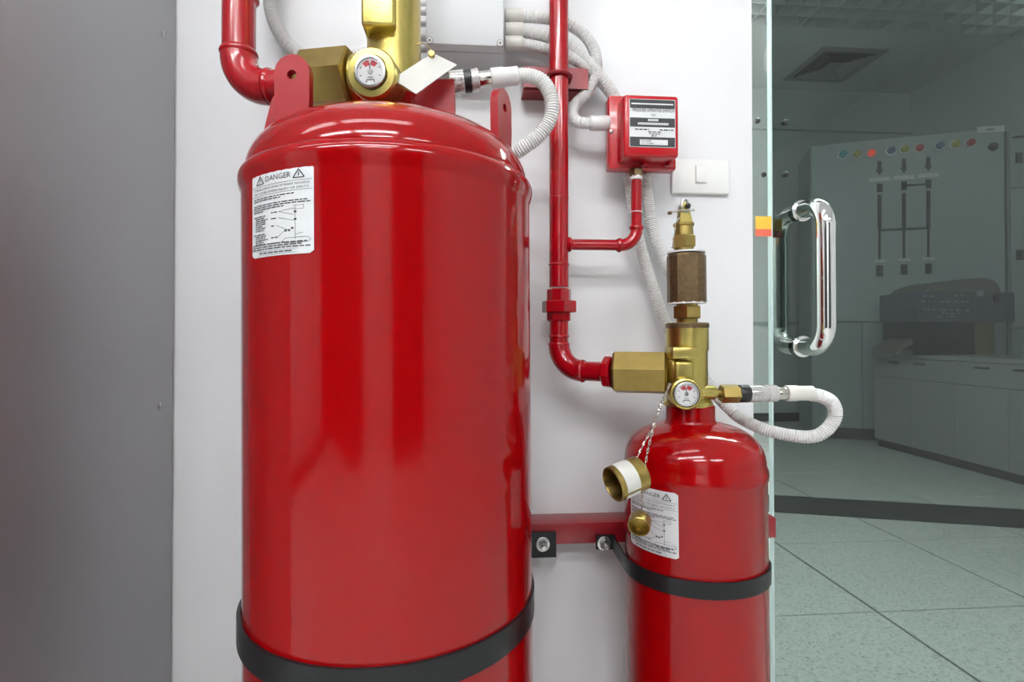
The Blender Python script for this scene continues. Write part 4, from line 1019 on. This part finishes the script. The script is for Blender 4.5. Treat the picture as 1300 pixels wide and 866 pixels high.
# neighbour cabinet
ul = PW + 0.02; 
p2 = empty('control_panel', pl + pd * (ul + 0.11), 'narrow pale panel at the right edge, beside the tall control panel', 'control panel')
obj('body', pbox(B(), ul, ul + 0.23, 0.022, 0.30, 0, PH - 0.03), M['panel_side'], p2)
zq = at_plane(1290, 239, pl, pn).z
obj('upper_door', pbox(B(), ul + 0.012, ul + 0.22, 0, 0.022, zq + 0.006, PH - 0.04, 0.004), M['panel'], p2)
obj('lower_door', pbox(B(), ul + 0.012, ul + 0.22, 0, 0.022, zs - 0.05, zq - 0.006, 0.004), M['panel'], p2)
obj('base_panel', pbox(B(), ul + 0.012, ul + 0.22, 0, 0.022, 0.05, zs - 0.06, 0.004), M['panel_side'], p2)
for a, b in (((1284.5, 172.5), (1300, 176)), ((1289, 194), (1297, 207.5)), ((1290, 317.5), (1298, 330))):
    q0, q1 = at_plane(a[0], b[1], pl, pn), at_plane(b[0], a[1], pl, pn); u0, u1 = (q0 - pl).dot(pd), (q1 - pl).dot(pd)
    obj('door_latch', pbox(B(), u0, u1, -0.02, 0.001, q0.z, q1.z, 0.003), M['mimic'], p2)

# counter along the right side
KX, KY1, KZ, KY0, KD = 3.43, 4.39, 0.787, 1.9, 0.60
cn = empty('counter', (KX + KD / 2, (KY0 + KY1) / 2, 0), 'long grey counter with drawers and cupboard doors, behind the glass door', 'counter')
obj('worktop', box2(B(), (KX - 0.01, KY0, KZ - 0.028), (KX + KD, KY1 + 0.0, KZ), 0.002, 1), M['counter'], cn)
obj('carcass', box2(B(), (KX + 0.022, KY0, 0.06), (KX + KD - 0.02, KY1 - 0.001, KZ - 0.028)), M['counter'], cn)
obj('kickboard', box2(B(), (KX + 0.03, KY0, 0), (KX + 0.05, KY1 - 0.01, 0.06)), M['skirt'], cn)
y = KY1 - 0.004
ydiv = at_plane(1211, 520, Vector((KX, 0, 0)), Vector((1, 0, 0))).y
wd = KY1 - ydiv
while y > KY0 + 0.1:
    y2 = max(KY0, y - wd)
    d1 = obj('drawer', box2(B(), (KX, y2 + 0.002, KZ - 0.19), (KX + 0.021, y - 0.002, KZ - 0.034), 0.002, 1), M['counter'], cn)
    for f in (0.28, 0.62): obj('drawer_handle', box2(B(), (KX - 0.014, y - (y - y2) * f - 0.05, KZ - 0.075), (KX + 0.001, y - (y - y2) * f + 0.05, KZ - 0.062), 0.003, 1), M['mimic'], d1)
    for s in (0, 1):
        ya = y - (y - y2) * 0.5 * s
        obj('cupboard_door', box2(B(), (KX, ya - (y - y2) * 0.5 + 0.002, 0.065), (KX + 0.021, ya - 0.002, KZ - 0.194), 0.002, 1), M['counter'], cn)
    y = y2

# printer on the counter
pyf = 3.86
pxl = P(1164, 420, pyf).x; pxr = P(1287, 420, pyf).x
zz = lambda py: P(1220, py, pyf).z
prn = empty('printer', ((pxl + pxr) / 2, pyf + 0.2, KZ), 'dark slate desktop printer with domed taupe lid standing on the counter', 'printer')
zb1 = zz(407); ztop = zz(371)
zb0 = KZ + 0.001
obj('paper_cassette', box2(B(), (pxl + 0.01, pyf, zb0), (P(1238, 420, pyf).x, pyf + 0.36, zb1 - 0.012), 0.006, 2), M['dark'], prn)
obj('scanner_body', box2(B(), (pxl, pyf - 0.015, zb1 - 0.012), (pxr, pyf + 0.38, ztop), 0.012, 2), M['printer'], prn)
bm = B(); L_ = pxr - pxl; pts = []
for f, py in ((0.08, 371), (0.14, 364), (0.3, 357), (0.5, 354), (0.72, 352), (0.80, 355), (0.86, 362), (0.88, 371)): pts.append(Vector((pxl + L_ * f, pyf + 0.01, zz(py) - (0.001 if py == 371 else 0))))
extrude_outline(bm, pts, (0, 0.34, 0)); obj('scanner_lid', bm, M['taupe'], prn, 40)
for px, py, rr in ((1265, 379, 4.5),):
    obj('round_knob', lathe(B(), [(rr / 690 * 4.2, 0), (rr / 690 * 4.2, 0.01), (0, 0.012)], P(px, py, pyf - 0.015), (0, -1, 0), 18), M['dark'], prn)
M['mark'] = mat('pale_print', (0.35, 0.36, 0.40), 0.5)
rnd = random.Random(11)
bm = B()
for py, x0, x1 in ((376, 1172, 1186), (375, 1212, 1224), (383, 1170, 1230), (393, 1172, 1196), (394, 1198, 1232), (398, 1195, 1218), (402, 1190, 1215)):
    x = x0
    while x < x1:
        l_ = rnd.uniform(2, 6); q0, q1 = P(x, py + 0.9, pyf - 0.0155), P(min(x + l_, x1), py - 0.9, pyf - 0.0155)
        box2(bm, (q0.x, pyf - 0.017, q0.z), (q1.x, pyf - 0.0155, q1.z)); x += l_ + rnd.uniform(2, 6)
obj('control_buttons', bm, M['mark'], prn)
q0, q1 = P(1240, 376, pyf - 0.016), P(1249, 369, pyf - 0.016)
obj('display', box2(B(), (q0.x, pyf - 0.018, q0.z), (q1.x, pyf - 0.0145, q1.z)), M['mark'], prn)
bm = B()
q = [P(1136, 446, pyf + 0.05), P(1139, 437, pyf + 0.05), P(1163, 424, pyf + 0.05), P(1163, 430, pyf + 0.05), P(1145, 440, pyf + 0.05), P(1163, 440, pyf + 0.05), P(1163, 446, pyf + 0.05)]
lowz = min(v.z for v in q); q = [v + Vector((0, 0, KZ + 0.002 - lowz)) for v in q]
extrude_outline(bm, q, (0, 0.25, 0)); obj('output_tray', bm, M['taupe'], prn, 20)
cb_x = P(1240, 420, pyf).x
bx = obj('carton', box2(B(), (cb_x, pyf + 0.02, KZ + 0.001), (min(KX + KD - 0.01, P(1286, 420, pyf).x), pyf + 0.36, zb1 - 0.014), 0.003, 1), M['olive'])
tag(bx, 'olive brown carton on the counter under the right end of the printer', 'carton')

# dark strip on the floor, standing in for a dark reflection
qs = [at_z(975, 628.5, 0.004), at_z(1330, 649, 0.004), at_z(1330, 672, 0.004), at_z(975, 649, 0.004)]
mt = obj('reflection_strip', extrude_outline(B(), [Vector((v.x, v.y, 0.0005)) for v in qs], (0, 0, 0.006)), M['mat'])
tag(mt, 'long dark strip standing in for a dark reflection across the tiles behind the glass door', 'mat')

# ------------------------------------------------------------------ lean of the cylinders
def lean(root, deg, zp_):
    a = R(deg); root.rotation_euler = (0, -a, 0); root.location = Vector(root.location) + Vector((zp_ * math.sin(a), 0, zp_ * (1 - math.cos(a))))
bpy.context.view_layer.update()
lean(big, 0.4, 0.78)
lean(small, 0.5, 0.62)
